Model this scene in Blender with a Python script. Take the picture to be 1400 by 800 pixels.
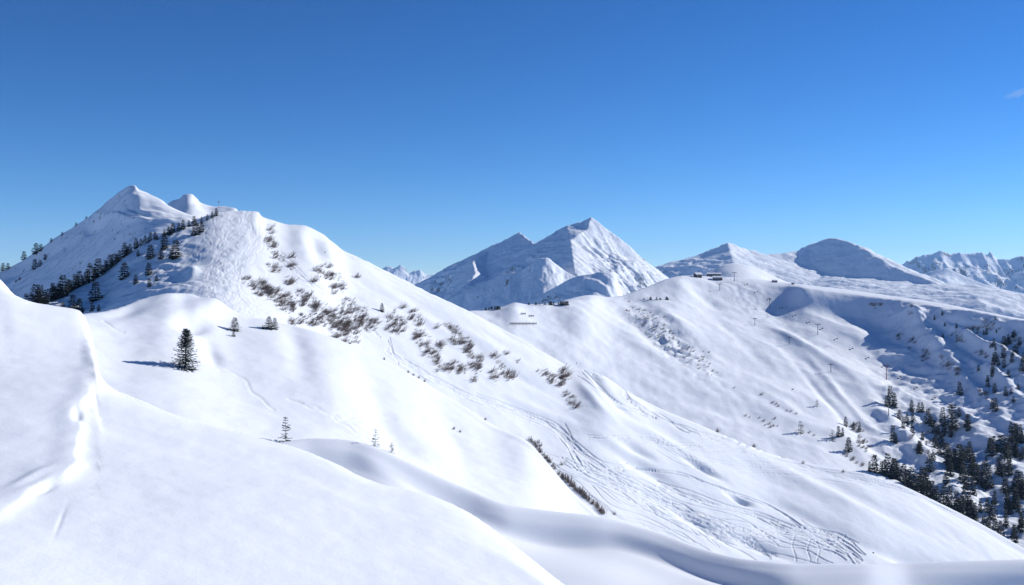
import bpy, bmesh, math, random
import numpy as np
from mathutils import Vector, Matrix
from mathutils.geometry import delaunay_2d_cdt

for o in list(bpy.data.objects): bpy.data.objects.remove(o)
S = bpy.context.scene
COL = S.collection
R = math.radians
random.seed(7)

# ------------------------------------------------------------------ camera, sky, sun, exposure
FOC, CX, CY = 1400.0, 700.0, 400.0          # focal length and centre of the 1400 x 800 photograph
cam_d = bpy.data.cameras.new('camera'); cam = bpy.data.objects.new('camera', cam_d); COL.objects.link(cam)
cam.location = (0, 0, 0); cam.rotation_euler = (R(90), 0, 0)
cam_d.sensor_width = 36; cam_d.lens = 36 * FOC / 1400
cam_d.clip_start = 0.1; cam_d.clip_end = 120000
S.camera = cam
SUN_EL, SUN_AZ = R(28.5), R(66)               # azimuth from the view direction (+Y) towards the right (+X)
W = bpy.data.worlds.new('World'); S.world = W; W.use_nodes = True
wn = W.node_tree.nodes; wl = W.node_tree.links
bg = wn['Background']; bg.inputs['Strength'].default_value = 0.095
sky = wn.new('ShaderNodeTexSky'); sky.sky_type = 'NISHITA'; sky.sun_disc = False
sky.sun_elevation = SUN_EL; sky.sun_rotation = SUN_AZ
sky.altitude = 3200; sky.air_density = 1.0; sky.dust_density = 0; sky.ozone_density = 5
hsv = wn.new('ShaderNodeHueSaturation'); hsv.inputs['Saturation'].default_value = 1.2
wl.new(sky.outputs['Color'], hsv.inputs['Color']); vs = wn.new('ShaderNodeVectorMath'); vs.operation = 'SCALE'; vs.inputs['Scale'].default_value = .1; wl.new(hsv.outputs['Color'], vs.inputs[0])
gm = wn.new('ShaderNodeGamma'); gm.inputs['Gamma'].default_value = 1.34; wl.new(vs.outputs[0], gm.inputs['Color'])      # slide-film contrast of the whole sky
v2 = wn.new('ShaderNodeVectorMath'); v2.operation = 'MULTIPLY'; v2.inputs[1].default_value = (15.6, 13.7, 12.5); wl.new(gm.outputs[0], v2.inputs[0]); wl.new(v2.outputs[0], bg.inputs['Color'])
sd = bpy.data.lights.new('sun', 'SUN'); sun = bpy.data.objects.new('sun', sd); COL.objects.link(sun)
sd.energy = 4.2; sd.angle = R(0.53); sd.color = (1.0, 0.965, 0.91)
to_sun = Vector((math.sin(SUN_AZ) * math.cos(SUN_EL), math.cos(SUN_AZ) * math.cos(SUN_EL), math.sin(SUN_EL)))
sun.rotation_euler = to_sun.to_track_quat('Z', 'Y').to_euler()
S.view_settings.view_transform = 'Standard'; S.view_settings.look = 'None'
S.view_settings.exposure = 0.24; S.view_settings.gamma = 1.0; S.view_settings.use_curve_mapping = False
S.render.engine = 'CYCLES'
S.cycles.volume_bounces = 1

# ------------------------------------------------------------------ helpers
def tag(o, label=None, cat=None, group=None, kind=None):
    if label: o['label'] = label
    if cat: o['category'] = cat
    if group: o['group'] = group
    if kind: o['kind'] = kind
    return o

def mesh_np(name, V, F, mats=(), midx=None, smooth=True):
    """V (n,3), F (m,k) with constant k"""
    me = bpy.data.meshes.new(name)
    V = np.ascontiguousarray(V, dtype=np.float32); F = np.ascontiguousarray(F, dtype=np.int32)
    m, k = F.shape
    me.vertices.add(len(V)); me.vertices.foreach_set('co', V.ravel())
    me.loops.add(m * k); me.loops.foreach_set('vertex_index', F.ravel())
    me.polygons.add(m)
    me.polygons.foreach_set('loop_start', np.arange(0, m * k, k, dtype=np.int32))
    me.polygons.foreach_set('loop_total', np.full(m, k, dtype=np.int32))
    for mt in mats: me.materials.append(mt)
    if midx is not None: me.polygons.foreach_set('material_index', np.ascontiguousarray(midx, dtype=np.int32))
    me.polygons.foreach_set('use_smooth', np.full(m, smooth, dtype=bool))
    me.update(calc_edges=True)
    return me

def obj(name, me, parent=None, loc=None):
    o = bpy.data.objects.new(name, me); COL.objects.link(o)
    if parent: o.parent = parent
    if loc is not None: o.location = loc
    return o

def _hash(ix, iy, seed):
    h = (ix.astype(np.int64) * 374761393 + iy.astype(np.int64) * 668265263 + seed * 1442695041) & 0xffffffff
    h = ((h ^ (h >> 13)) * 1274126177) & 0xffffffff
    h = h ^ (h >> 16)
    return (h & 0xffffff) / float(0xffffff)

def gnoise(x, y, seed=0):
    ix = np.floor(x); iy = np.floor(y); fx = x - ix; fy = y - iy
    ux = fx * fx * fx * (fx * (fx * 6 - 15) + 10); uy = fy * fy * fy * (fy * (fy * 6 - 15) + 10)
    def g(dx, dy):
        a = _hash(ix + dx, iy + dy, seed) * 2 * np.pi
        return np.cos(a) * (fx - dx) + np.sin(a) * (fy - dy)
    a = g(0, 0); b = g(1, 0); c = g(0, 1); d = g(1, 1)
    return ((a + (b - a) * ux) * (1 - uy) + (c + (d - c) * ux) * uy) * 1.5

def fbm(x, y, scale, octv=4, seed=0, gain=0.5, ridged=False):
    s = np.zeros_like(x); a = 1.0; f = 1.0 / scale
    for k in range(octv):
        n = gnoise(x * f + 17.3 * k, y * f - 9.1 * k, seed + k)
        s += a * ((1 - np.abs(n) * 2.0) - 0.5 if ridged else n)
        a *= gain; f *= 2.03
    return s

def pchip(xk, yk, x):
    """columns: xk,yk (K,N); x (M,N) -> (M,N)"""
    h = np.diff(xk, axis=0); dl = np.diff(yk, axis=0) / h
    K = xk.shape[0]; d = np.zeros_like(yk)
    if K > 2:
        w1 = 2 * h[1:] + h[:-1]; w2 = h[1:] + 2 * h[:-1]
        same = (dl[1:] * dl[:-1]) > 0
        with np.errstate(all='ignore'):
            dm = (w1 + w2) / (w1 / dl[:-1] + w2 / dl[1:])
        d[1:-1] = np.where(same, dm, 0)
    d[0] = dl[0]; d[-1] = dl[-1]
    out = np.empty_like(x)
    idx = np.zeros(x.shape, dtype=int)
    for k in range(1, K - 1): idx += (x >= xk[k][None, :])
    cols = np.arange(x.shape[1])[None, :]
    x0 = xk[idx, cols]; x1 = xk[idx + 1, cols]; hh = x1 - x0
    s = np.clip((x - x0) / hh, 0, 1)
    y0 = yk[idx, cols]; y1 = yk[idx + 1, cols]; m0 = d[idx, cols] * hh; m1 = d[idx + 1, cols] * hh
    return (2*s**3-3*s**2+1)*y0 + (s**3-2*s**2+s)*m0 + (-2*s**3+3*s**2)*y1 + (s**3-s**2)*m1

def curve(pts, x, smooth=True):
    """1-D interpolation through (x, y) points with constant ends"""
    if isinstance(pts, (int, float)): return np.full_like(x, float(pts))
    a = np.array(pts, float); xs, ys = a[:, 0], a[:, 1]
    if len(xs) < 3 or not smooth: return np.interp(x, xs, ys)
    xc = np.clip(x, xs[0], xs[-1])
    return pchip(xs[:, None], ys[:, None], xc[:, None])[:, 0]

def smooth1(a, sg):
    if sg < .5: return a
    k = int(sg * 3) + 1; w = np.exp(-.5 * (np.arange(-k, k + 1) / sg) ** 2); w /= w.sum()
    # odd extension keeps the ends straight
    p = np.concatenate([2 * a[0] - a[k:0:-1], a, 2 * a[-1] - a[-2:-k-2:-1]]) if k < len(a) - 1 else np.pad(a, k, mode='edge')
    return np.convolve(p, w, 'valid')
def crestmask(Y, cY, f=.03): return sstep((cY - Y) / (f * cY))
LAY = {}
class Sheet: pass

def seg_dist(PX, PY, pts):
    """distance from points to a polyline and running parameter, screen units"""
    best = np.full(PX.shape, 1e9); sgn = np.zeros(PX.shape)
    for (x0, y0), (x1, y1) in zip(pts[:-1], pts[1:]):
        dx, dy = x1 - x0, y1 - y0; L2 = dx*dx + dy*dy + 1e-9
        u = np.clip(((PX - x0) * dx + (PY - y0) * dy) / L2, 0, 1)
        ddx = PX - (x0 + u * dx); ddy = PY - (y0 + u * dy)
        d = np.hypot(ddx, ddy); m = d < best
        best = np.where(m, d, best); sgn = np.where(m, np.sign(dx * ddy - dy * ddx), sgn)
    return best, sgn

def make_sheet(name, crest, rows, back=((1.08, .35), (1.5, .5)), step=1.5, px0=-150, px1=1550, relief=None, mat=None,
               crest_smooth=True, tracks=None, rowstep=None, blur=1.0):
    """A hillside built in world space. crest: (px, py, Y). rows: (py curve, slope towards the viewer) from crest to foot."""
    n = int((px1 - px0) / step) + 1
    px = np.linspace(px0, px1, n)
    cy = curve([(a, b) for a, b, c in crest], px, crest_smooth); cY = curve([(a, c) for a, b, c in crest], px)
    t = -(cy - CY) / FOC; kn = [(cY.copy(), t.copy())]
    py = cy.copy(); tt = t.copy(); YY = cY.copy()
    for ri, (pr, sr) in enumerate(rows):
        p2 = curve(pr, px) if not callable(pr) else pr(px, cy)
        sg = (5, 16, 40, 60, 80, 90)[min(ri, 5)] * blur
        p2 = np.maximum(smooth1(p2, sg / step), py + 2)
        t2 = -(p2 - CY) / FOC
        if callable(sr):
            Y2 = sr(px, p2); kn.insert(0, (Y2, t2)); py, tt, YY = p2, t2, Y2; continue
        s = curve(sr, px)
        s = np.maximum(s, tt + 0.004)
        Y2 = smooth1(YY * (s - tt) / (s - t2), sg / step)
        Y2 = np.minimum(Y2, YY * .995)
        kn.insert(0, (Y2, t2)); py, tt, YY = p2, t2, Y2
    zc = t * cY; Yp = cY
    for f, s in back:
        Yn = cY * f; zc = zc - s * (Yn - Yp); kn.append((Yn, zc / Yn)); Yp = Yn
    xk = np.log(np.array([k[0] for k in kn])); yk = np.array([k[1] for k in kn])
    M = 1400
    u = np.linspace(0, 1, M)[:, None]; X = xk[0][None] * (1 - u) + xk[-1][None] * u
    T = pchip(xk, yk, X)
    w = np.abs(np.diff(T, axis=0)) * FOC + np.diff(X, axis=0) * 60 + 1e-6
    back_m = X[1:] > xk[len(rows)][None]
    w = np.where(back_m, w * 0.3, w)
    w = np.where(-T[1:] * FOC + CY > 850, w * 0.06, w)
    cum = np.vstack([np.zeros((1, n)), np.cumsum(w, axis=0)])
    m = int(np.percentile(cum[-1], 90) / (rowstep or step)) + 2
    m = min(m, 520)
    lx = np.empty((m, n)); q = np.linspace(0, 1, m)
    for j in range(n): lx[:, j] = np.interp(q * cum[-1, j], cum[:, j], X[:, j])
    Y = np.exp(lx); T = pchip(xk, yk, lx)
    L = Sheet(); L.px = px; L.Y = Y; L.name = name
    PX = np.broadcast_to(px[None], Y.shape)
    L.crestY = cY; L.cy = cy
    Xw = (PX - CX) / FOC * Y; Z = T * Y
    if relief is not None: Z = Z + relief(Xw, Y, PX, CY - FOC * Z / Y, cY[None])
    if tracks: Z = stamp(PX, CY - FOC * Z / Y, Y, Z, tracks, L)
    finish(L, Xw, Y, Z, name, mat)
    return L

def finish(L, Xw, Y, Z, name, mat):
    m, n = Y.shape
    L.Z = Z; L.PY = CY - FOC * Z / Y; L.X = Xw
    L.top = np.maximum.accumulate(-L.PY, axis=0) * -1     # lowest py reached so far (visible skyline from near to far)
    V = np.stack([Xw, Y, Z], -1).reshape(-1, 3)
    i = np.arange(m - 1)[:, None] * n + np.arange(n - 1)[None]
    F = np.stack([i, i + 1, i + n + 1, i + n], -1).reshape(-1, 4)
    me = mesh_np(name, V, F, [mat]); o = obj(name, me); tag(o, kind='structure'); L.o = o; LAY[name] = L

def hit(L, px, py):
    """world point of the sheet seen at a photograph pixel (clamped to its skyline)"""
    j = int(np.clip(np.searchsorted(L.px, px), 1, len(L.px) - 1))
    f = (px - L.px[j-1]) / (L.px[j] - L.px[j-1]); f = min(max(f, 0), 1)
    P = L.PY[:, j-1] * (1 - f) + L.PY[:, j] * f; Y = L.Y[:, j-1] * (1 - f) + L.Y[:, j] * f
    ok = np.nonzero(P <= py)[0]
    k = int(ok[0]) if len(ok) else int(np.argmin(P))
    if k == 0: k = 1
    p0, p1 = P[k-1], P[k]
    g = min(max((p0 - py) / (p0 - p1), 0), 1) if p0 - p1 > 1e-6 else 1
    y = Y[k-1] + (Y[k] - Y[k-1]) * g; pp = p0 + (p1 - p0) * g
    return Vector(((px - CX) / FOC * y, y, -(pp - CY) / FOC * y))

def stamp(PX, PY, Y, Z, tracks, L):
    """press ski tracks (px polylines, half width px, depth m) into the snow"""
    Z = Z.copy(); D = np.zeros_like(Z); px = PX[0]; back = Y > L.crestY[None]
    for pts, w, dep in tracks:
        for (x0, y0), (x1, y1) in zip(pts[:-1], pts[1:]):
            j0 = np.searchsorted(px, min(x0, x1) - 4 * w); j1 = np.searchsorted(px, max(x0, x1) + 4 * w)
            if j1 <= j0: continue
            sx = PX[:, j0:j1]; sy = PY[:, j0:j1]
            rr = np.nonzero(((sy > min(y0, y1) - 4 * w) & (sy < max(y0, y1) + 4 * w)).any(axis=1))[0]
            if not len(rr): continue
            r0, r1 = rr[0], rr[-1] + 1
            sx = sx[r0:r1]; sy = sy[r0:r1]
            dx, dy = x1 - x0, y1 - y0; L2 = dx*dx + dy*dy + 1e-9
            u = np.clip(((sx - x0) * dx + (sy - y0) * dy) / L2, 0, 1)
            d = np.hypot(sx - (x0 + u*dx), sy - (y0 + u*dy)) / w
            prof = -dep * np.exp(-d * d) + 0.15 * dep * np.exp(-(d - 1.9) ** 2 * 1.6)
            cur = D[r0:r1, j0:j1]
            D[r0:r1, j0:j1] = np.where(np.abs(prof) > np.abs(cur), prof, cur)
    D[back] = 0
    return Z + D

def wiggle(pts, amp, freq, seed, n=40, ph=None):
    """smooth curve through pixel points with a sideways wiggle"""
    rnd = random.Random(seed); a = np.array(pts, float)
    s = np.concatenate([[0], np.cumsum(np.hypot(*np.diff(a, axis=0).T))])
    q = np.linspace(0, s[-1], n)
    if len(a) > 2: xy = np.stack([pchip(s[:, None], a[:, k][:, None], q[:, None])[:, 0] for k in (0, 1)], -1)
    else: xy = np.stack([np.interp(q, s, a[:, k]) for k in (0, 1)], -1)
    d = np.gradient(xy, axis=0); d /= np.hypot(d[:, 0], d[:, 1])[:, None] + 1e-9
    ph = rnd.uniform(0, 6.28) if ph is None else ph
    w = amp * np.sin(q * freq * (1 + 0.15 * np.sin(q * 0.013 + ph)) + ph)
    xy[:, 0] += -d[:, 1] * w; xy[:, 1] += d[:, 0] * w
    return [tuple(p) for p in xy]

# ------------------------------------------------------------------ materials
def newmat(name):
    m = bpy.data.materials.new(name); m.use_nodes = True
    return m, m.node_tree.nodes, m.node_tree.links, m.node_tree.nodes['Principled BSDF']

def snow_mat(name, scales, col=(0.84, 0.875, 0.925), rock=None, var=0.03, sss=False):
    """scales: (noise size in metres, bump height in metres, stretch)"""
    m, N, L, P = newmat(name)
    tc = N.new('ShaderNodeNewGeometry')
    prev = None
    for sc, hgt, st in scales:
        mp = N.new('ShaderNodeMapping'); mp.inputs['Scale'].default_value = (1/sc/st[0], 1/sc/st[1], 1/sc)
        mp.inputs['Rotation'].default_value = (0, 0, R(st[2]))
        L.new(tc.outputs['Position'], mp.inputs['Vector'])
        n = N.new('ShaderNodeTexNoise'); n.inputs['Scale'].default_value = 1; n.inputs['Detail'].default_value = 4; n.inputs['Roughness'].default_value = .55
        L.new(mp.outputs['Vector'], n.inputs['Vector'])
        b = N.new('ShaderNodeBump'); b.inputs['Strength'].default_value = 1; b.inputs['Distance'].default_value = hgt
        L.new(n.outputs['Fac'], b.inputs['Height'])
        if prev: L.new(prev.outputs['Normal'], b.inputs['Normal'])
        prev = b
    if prev: L.new(prev.outputs['Normal'], P.inputs['Normal'])
    # faint natural variation of the snow itself (older, dustier and fresher snow)
    n = N.new('ShaderNodeTexNoise'); n.inputs['Scale'].default_value = 1/(scales[0][0]*9); n.inputs['Detail'].default_value = 5
    L.new(tc.outputs['Position'], n.inputs['Vector'])
    r = N.new('ShaderNodeValToRGB'); r.color_ramp.elements[0].position = .3; r.color_ramp.elements[1].position = .7
    r.color_ramp.elements[0].color = (*[c * (1 - var) for c in col], 1); r.color_ramp.elements[1].color = (*col, 1)
    L.new(n.outputs['Fac'], r.inputs['Fac'])
    out = r.outputs['Color']
    if rock:
        size, steep0, steep1, thr = rock
        sp = N.new('ShaderNodeSeparateXYZ'); L.new(tc.outputs['True Normal'], sp.inputs['Vector'])
        mr = N.new('ShaderNodeMapRange'); mr.inputs['From Min'].default_value = steep0; mr.inputs['From Max'].default_value = steep1
        L.new(sp.outputs['Z'], mr.inputs['Value'])
        n2 = N.new('ShaderNodeTexNoise'); n2.inputs['Scale'].default_value = 1/size; n2.inputs['Detail'].default_value = 7; n2.inputs['Roughness'].default_value = .68
        L.new(tc.outputs['Position'], n2.inputs['Vector'])
        ad = N.new('ShaderNodeMath'); ad.operation = 'MULTIPLY_ADD'; ad.inputs[1].default_value = 0.35; L.new(mr.outputs['Result'], ad.inputs[0]); L.new(n2.outputs['Fac'], ad.inputs[2])
        st = N.new('ShaderNodeMapRange'); st.inputs['From Min'].default_value = thr; st.inputs['From Max'].default_value = thr + .05
        L.new(ad.outputs['Value'], st.inputs['Value'])
        mx = N.new('ShaderNodeMix'); mx.data_type = 'RGBA'; mx.inputs['B'].default_value = (.17, .155, .15, 1)
        L.new(st.outputs['Result'], mx.inputs['Factor']); L.new(out, mx.inputs['A']); out = mx.outputs['Result']
    L.new(out, P.inputs['Base Color'])
    P.inputs['Roughness'].default_value = .75; P.inputs['Specular IOR Level'].default_value = .15
    return m

def plain(name, c, rough=.8, var=.25, scale=3, metal=0):
    m, N, L, P = newmat(name)
    tc = N.new('ShaderNodeTexCoord'); n = N.new('ShaderNodeTexNoise'); n.inputs['Scale'].default_value = scale; n.inputs['Detail'].default_value = 4
    L.new(tc.outputs['Object'], n.inputs['Vector'])
    r = N.new('ShaderNodeValToRGB'); r.color_ramp.elements[0].position = .3; r.color_ramp.elements[1].position = .7
    r.color_ramp.elements[0].color = (*[x * (1 - var) for x in c], 1); r.color_ramp.elements[1].color = (*[min(1, x * (1 + var)) for x in c], 1)
    L.new(n.outputs['Fac'], r.inputs['Fac']); L.new(r.outputs['Color'], P.inputs['Base Color'])
    P.inputs['Roughness'].default_value = rough; P.inputs['Metallic'].default_value = metal
    return m

M_FG = snow_mat('powder_snow', [(0.25, 0.0035, (1, 1, 0)), (0.03, 0.0018, (1, 1, 0))], var=.015)
M_MID = snow_mat('settled_snow', [(6, 0.10, (1, 1.6, 20)), (1.2, 0.04, (1, 1, 0))])
M_SKI = snow_mat('skied_snow', [(9, 0.16, (1, 2.2, 35)), (1.5, 0.07, (1, 1, 0))])
M_WIND = snow_mat('wind_blown_snow', [(14, 0.8, (2.6, 1, -28)), (3, 0.3, (2, 1, -28))], rock=(7, .93, .72, .95))
M_BASIN = snow_mat('piste_snow', [(30, 0.9, (1, 3, 30)), (6, 0.35, (1, 1.8, 30))])
M_FAR = snow_mat('mountain_snow', [(120, 9, (1, 2.0, 25)), (30, 3.5, (1, 2, 25))], rock=(150, .88, .62, .885))
M_ROCKY = snow_mat('rocky_mountain_snow', [(220, 30, (1, 1, 0)), (60, 10, (1, 1, 0))], rock=(300, .88, .62, .82))
M_VALLEY = snow_mat('valley_snow', [(200, 5, (1, 1, 0))])
M_CROWN = plain('spruce_needles', (.022, .034, .024), .85, .5, 6)
M_CROWNF = plain('far_spruce_needles', (.017, .025, .021), .9, .4, 2)
M_SNOWC = plain('snow_on_branches', (.78, .8, .84), .7, .06, 6)
M_TRUNK = plain('spruce_bark', (.07, .048, .034), .9, .3, 12)
M_TWIG = plain('bare_alder_twigs', (.20, .15, .125), .9, .35, 1)
M_WOOD = plain('weathered_wood', (.075, .052, .038), .85, .3, 4)
M_ROOF = plain('roof_snow', (.84, .86, .89), .7, .03, .2)
M_STEEL = plain('galvanised_steel', (.22, .225, .23), .5, .15, 2, .3)
M_RED = plain('red_painted_steel', (.25, .03, .03), .5, .15, 2)
M_GLASS = plain('dark_window_glass', (.03, .035, .045), .15, .1, 2)
M_BLACK = plain('black_rubber', (.02, .02, .022), .7, .1, 2)
M_ROCK = plain('grey_rock', (.16, .15, .145), .9, .4, 2)

# ------------------------------------------------------------------ the terrain, near to far
def gb(PX, PY, x, y, rx, ry, rot=0):
    c, s = math.cos(R(rot)), math.sin(R(rot)); dx = PX - x; dy = PY - y
    return np.exp(-((dx*c + dy*s) / rx) ** 2 - ((-dx*s + dy*c) / ry) ** 2)

def sstep(x): x = np.clip(x, 0, 1); return x*x*(3-2*x)

# foreground: left hump, cornice edge and the slope that falls to the right
def rel_fg(X, Y, PX, PY, cY):
    edge = [(60, 395), (112, 432), (127, 462), (135, 492), (128, 520), (108, 560), (104, 600), (103, 630), (82, 648), (45, 662), (8, 688), (-60, 740), (-150, 800)]
    e = np.array(edge, float)
    ex = np.interp(PY, e[:, 1], e[:, 0]) + 2.2 * np.sin(PY * .11) + 1.3 * np.sin(PY * .27 + 1)
    d = (PX - ex) * Y / FOC                                  # metres to the right of the cornice edge
    m = (PY > 415) * crestmask(Y, cY, .03)
    fade = np.clip((PY - 440) / 40, 0, 1) * np.clip((730 - PY) / 70, 0, 1) * m
    dd = np.maximum(d, 0)
    z = -.028 * (1 - np.exp(-(dd / .06) ** 1.5)) * np.exp(-dd / 1.6) * fade + .012 * np.exp(-((d + .06) / .12) ** 2) * fade + .09 * np.maximum(np.minimum(d, 0), -2.5) * fade
    z = z - 0.04 * gb(PX, PY, 106, 566, 6, 7) * m - .03 * gb(PX, PY, 64, 657, 18, 4, -20) * m - .004 * gb(PX, PY, 82, 705, 3, 22, 20) * m
    z = z + 0.018 * gb(PX, PY, 40, 645, 30, 5, -18) * m
    z = z + 0.10 * fbm(X, Y, 4.5, 2, 3) + 0.009 * fbm(X + .3 * Y, Y, 1.3, 3, 8) + 0.005 * fbm(X, Y, .4, 3, 5)
    return z
def fgY(x, y): return 2.18 / (-.2 * (x - CX) / FOC + .05 + (y - CY) / FOC)      # one gently tilted snow bank
FG_C = [(-260, 320), (-60, 362), (0, 390), (22, 410), (50, 423), (82, 428), (108, 433), (122, 452), (131, 482), (138, 512), (152, 527),
     (200, 549), (262, 574), (330, 591), (390, 606), (450, 627), (505, 655), (545, 668), (575, 674), (630, 696), (690, 733), (745, 770), (790, 800), (860, 850), (1000, 900), (1660, 960)]
FGR = lambda f: (lambda p, c: c + f * (np.maximum(800, c + 60) - c), fgY)
make_sheet('snow_foreground', [(a, b, float(fgY(a, b)) * 1.05) for a, b in FG_C], [FGR(.22), FGR(.55), FGR(1), (1500, fgY), (3600, fgY)],
    back=((1.04, .25), (1.25, .7), (2.2, .9)), step=2.0, rowstep=2.8, blur=.5, relief=rel_fg, mat=M_FG, px0=-260, px1=1660)

# the wind scoop behind it
def rel_fg2(X, Y, PX, PY, cY):
    m = crestmask(Y, cY, .05)
    z = .1 * fbm(X, Y, 5, 2, 12)
    z = z - 0.5 * gb(PX, PY, 605, 655, 90, 22, 28) * m - .3 * gb(PX, PY, 765, 728, 75, 26, 8) * m - .2 * gb(PX, PY, 960, 775, 130, 16, 20) * m
    z = z + 0.1 * gb(PX, PY, 790, 790, 120, 26, 8) * m
    z = z - .6 * gb(PX, PY, 1420, 800, 140, 22, -4) * m
    return z
make_sheet('snow_hollow',
    [(-260, 640, 26), (200, 640, 26), (340, 618, 27), (390, 604, 28), (430, 600, 28.5), (470, 602, 28.5), (510, 610, 28), (560, 628, 27.5), (640, 663, 27), (700, 688, 26.5), (760, 700, 26.5), (830, 707, 26.5),
     (895, 725, 26), (960, 750, 25), (1030, 768, 24), (1090, 775, 23.5), (1180, 770, 23.5), (1250, 767, 24), (1400, 768, 24), (1660, 764, 24)],
    [(lambda p, c: c + 12, [(200, .1), (450, .12), (800, .12), (1100, .12), (1400, .1)]),
     (lambda p, c: c + 38, [(200, .4), (450, .5), (800, .5), (1000, .3), (1400, .5)]),
     (lambda p, c: c + 95, [(200, .2), (450, .25), (800, .12), (1000, .15), (1400, .4)]),
     (lambda p, c: c + 260, .1), (lambda p, c: c + 500, .05)],
    back=((1.06, .45), (1.5, .75), (2.6, .8)), step=3.4, rowstep=2.4, relief=rel_fg2, mat=M_FG, px0=-260, px1=1660)

# near rounded hill with the lone trees
def rel_a(X, Y, PX, PY, cY):
    m = crestmask(Y, cY, .02)
    z = 0.5 * fbm(X, Y, 38, 2, 21) + .14 * fbm(X, Y, 9, 3, 22) + .03 * fbm(X, Y, 2.5, 2, 24)
    z = z - 1.5 * gb(PX, PY, 262, 441, 22, 9, 5) * m * .6 - .55 * gb(PX, PY, 288, 480, 10, 22, -30) * m + 1.2 * gb(PX, PY, 300, 420, 40, 12) * m
    z = z - .45 * gb(PX, PY, 405, 470, 16, 40, -18) * m - .5 * gb(PX, PY, 520, 560, 18, 60, -25) * m - .4 * gb(PX, PY, 620, 600, 16, 50, -30) * m
    z = z - .7 * gb(PX, PY, 545, 600, 40, 12, 30) * m + .4 * gb(PX, PY, 450, 520, 26, 50, -30) * m
    z = z - .4 * gb(PX, PY, 180, 420, 30, 8, -20) * m
    return z
tr_a = []
for k, p in enumerate([[(400, 548), (430, 556), (470, 575), (500, 590)], [(395, 545), (450, 565), (520, 573)], [(455, 570), (500, 600), (560, 640)], [(300, 505), (330, 515), (345, 535), (375, 560)], [(460, 575), (540, 574)], [(140, 440), (170, 455)], [(150, 424), (200, 405), (250, 375)]]):
    tr_a.append((wiggle(p, 1.2, .2, k), 1.1, .09))
tr_a += [(wiggle([(560 + k*12, 585 + k*3), (600 + k*10, 625 + k*4)], 1, .3, 40 + k), .8, .02) for k in range(3)]
make_sheet('near_hill',
    [(-260, 470, 100), (0, 436, 118), (82, 428, 124), (130, 425, 131), (165, 418, 138), (200, 406, 146), (235, 400, 150), (258, 401, 154), (285, 411, 153), (310, 424, 151), (340, 433, 150), (380, 441, 150),
     (440, 458, 150), (500, 480, 150), (560, 510, 148), (600, 534, 146), (640, 558, 143), (680, 583, 139), (720, 603, 135), (745, 628, 130), (780, 668, 124), (822, 706, 118), (900, 780, 108), (1100, 950, 95), (1660, 1300, 80)],
    [(lambda p, c: c + 10, [(0, .1), (250, .12), (500, .1), (800, .06)]),
     (lambda p, c: c + 50, [(0, .22), (250, .2), (500, .16), (800, .1)]),
     (lambda p, c: c + 110, [(0, .2), (250, .25), (500, .16), (800, .06)]),
     (lambda p, c: c + 220, [(0, .1), (250, .14), (500, .12), (800, .02)]),
     (lambda p, c: c + 270, .06)],
    back=((1.04, .3), (1.3, .55), (1.9, .6)), step=2.2, rowstep=1.8, relief=rel_a, mat=M_MID, px0=-260, px1=1000, tracks=tr_a)

# the big ski slope with the wooded shoulder on its left
rng = random.Random(11)
tr_b = []
def bundle(pts, n, spread, amp, freq, w=.75, dep=.2, seed=0, n_pts=60, trim=0.09):
    r = random.Random(seed); n = int(n * 1.25)
    for k in range(n):
        o0, o1 = r.gauss(0, spread), r.gauss(0, spread)
        q = len(pts) - 1; P = []
        for i, (x, y) in enumerate(pts):
            o = o0 + (o1 - o0) * i / q + r.gauss(0, spread * .18)
            P.append((x - o * .5, y + o))
        c = wiggle(P, amp * r.uniform(.4, 1.3), freq * r.uniform(.8, 1.2), seed * 100 + k, n_pts)
        a = int(r.uniform(0, trim) * n_pts); b = n_pts - int(r.uniform(0, trim) * n_pts)
        tr_b.append((c[a:b], w * r.uniform(.62, .8), dep * r.uniform(.8, 1.5)))
bundle([(528, 478), (570, 505), (640, 540), (705, 562), (760, 585), (800, 622), (850, 655)], 9, 4, 1.2, .09, .8, .3, 1)
bundle([(640, 538), (700, 560), (750, 580), (790, 615), (830, 640), (870, 643)], 6, 3, 1.2, .07, .85, .36, 2)
bundle([(760, 588), (800, 640), (880, 675), (950, 705), (1010, 735), (1060, 765)], 9, 10, 2.2, .08, .8, .3, 3)
bundle([(770, 630), (850, 665), (930, 705), (1000, 725), (1080, 730), (1150, 745)], 11, 9, 2.5, .07, .8, .3, 4)
bundle([(720, 620), (790, 650), (850, 690), (920, 720), (980, 755)], 6, 9, 2, .08, .75, .24, 5)
bundle([(895, 662), (960, 685), (1020, 700), (1080, 725), (1140, 738), (1180, 765)], 9, 5, 2, .06, .85, .36, 6)
bundle([(850, 640), (920, 645), (980, 665), (1050, 690), (1100, 720), (1160, 755)], 3, 2.5, 1.4, .05, .9, .36, 7)
bundle([(800, 597), (880, 600), (940, 610), (1010, 612), (1100, 622)], 5, 3, 1.5, .06, .75, .26, 8)
bundle([(810, 510), (840, 520), (860, 548), (900, 570), (960, 595), (1030, 608)], 6, 4, 2, .1, .8, .36, 9)
bundle([(790, 505), (820, 530), (850, 555), (905, 575)], 3, 3, 1.5, .08, .8, .34, 10)
bundle([(880, 590), (950, 630), (1060, 640), (1180, 655), (1260, 665)], 6, 5, 1.5, .05, .7, .2, 12)
bundle([(1000, 615), (1090, 632), (1160, 652), (1240, 668), (1330, 705)], 5, 4, 1.5, .05, .7, .2, 13)
bundle([(470, 345), (540, 380), (620, 418), (700, 460), (780, 505)], 4, 2.5, 1, .05, .7, .2, 14)
bundle([(372, 350), (400, 372), (430, 395), (470, 420), (520, 460)], 5, 4, 1.5, .1, .75, .24, 15)
bundle([(1085, 722), (1120, 735), (1150, 750), (1175, 772)], 9, 6, 2.5, .12, .8, .3, 16)
bundle([(530, 465), (535, 485), (545, 500)], 3, 3, 1, .1, .8, .3, 17)
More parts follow.
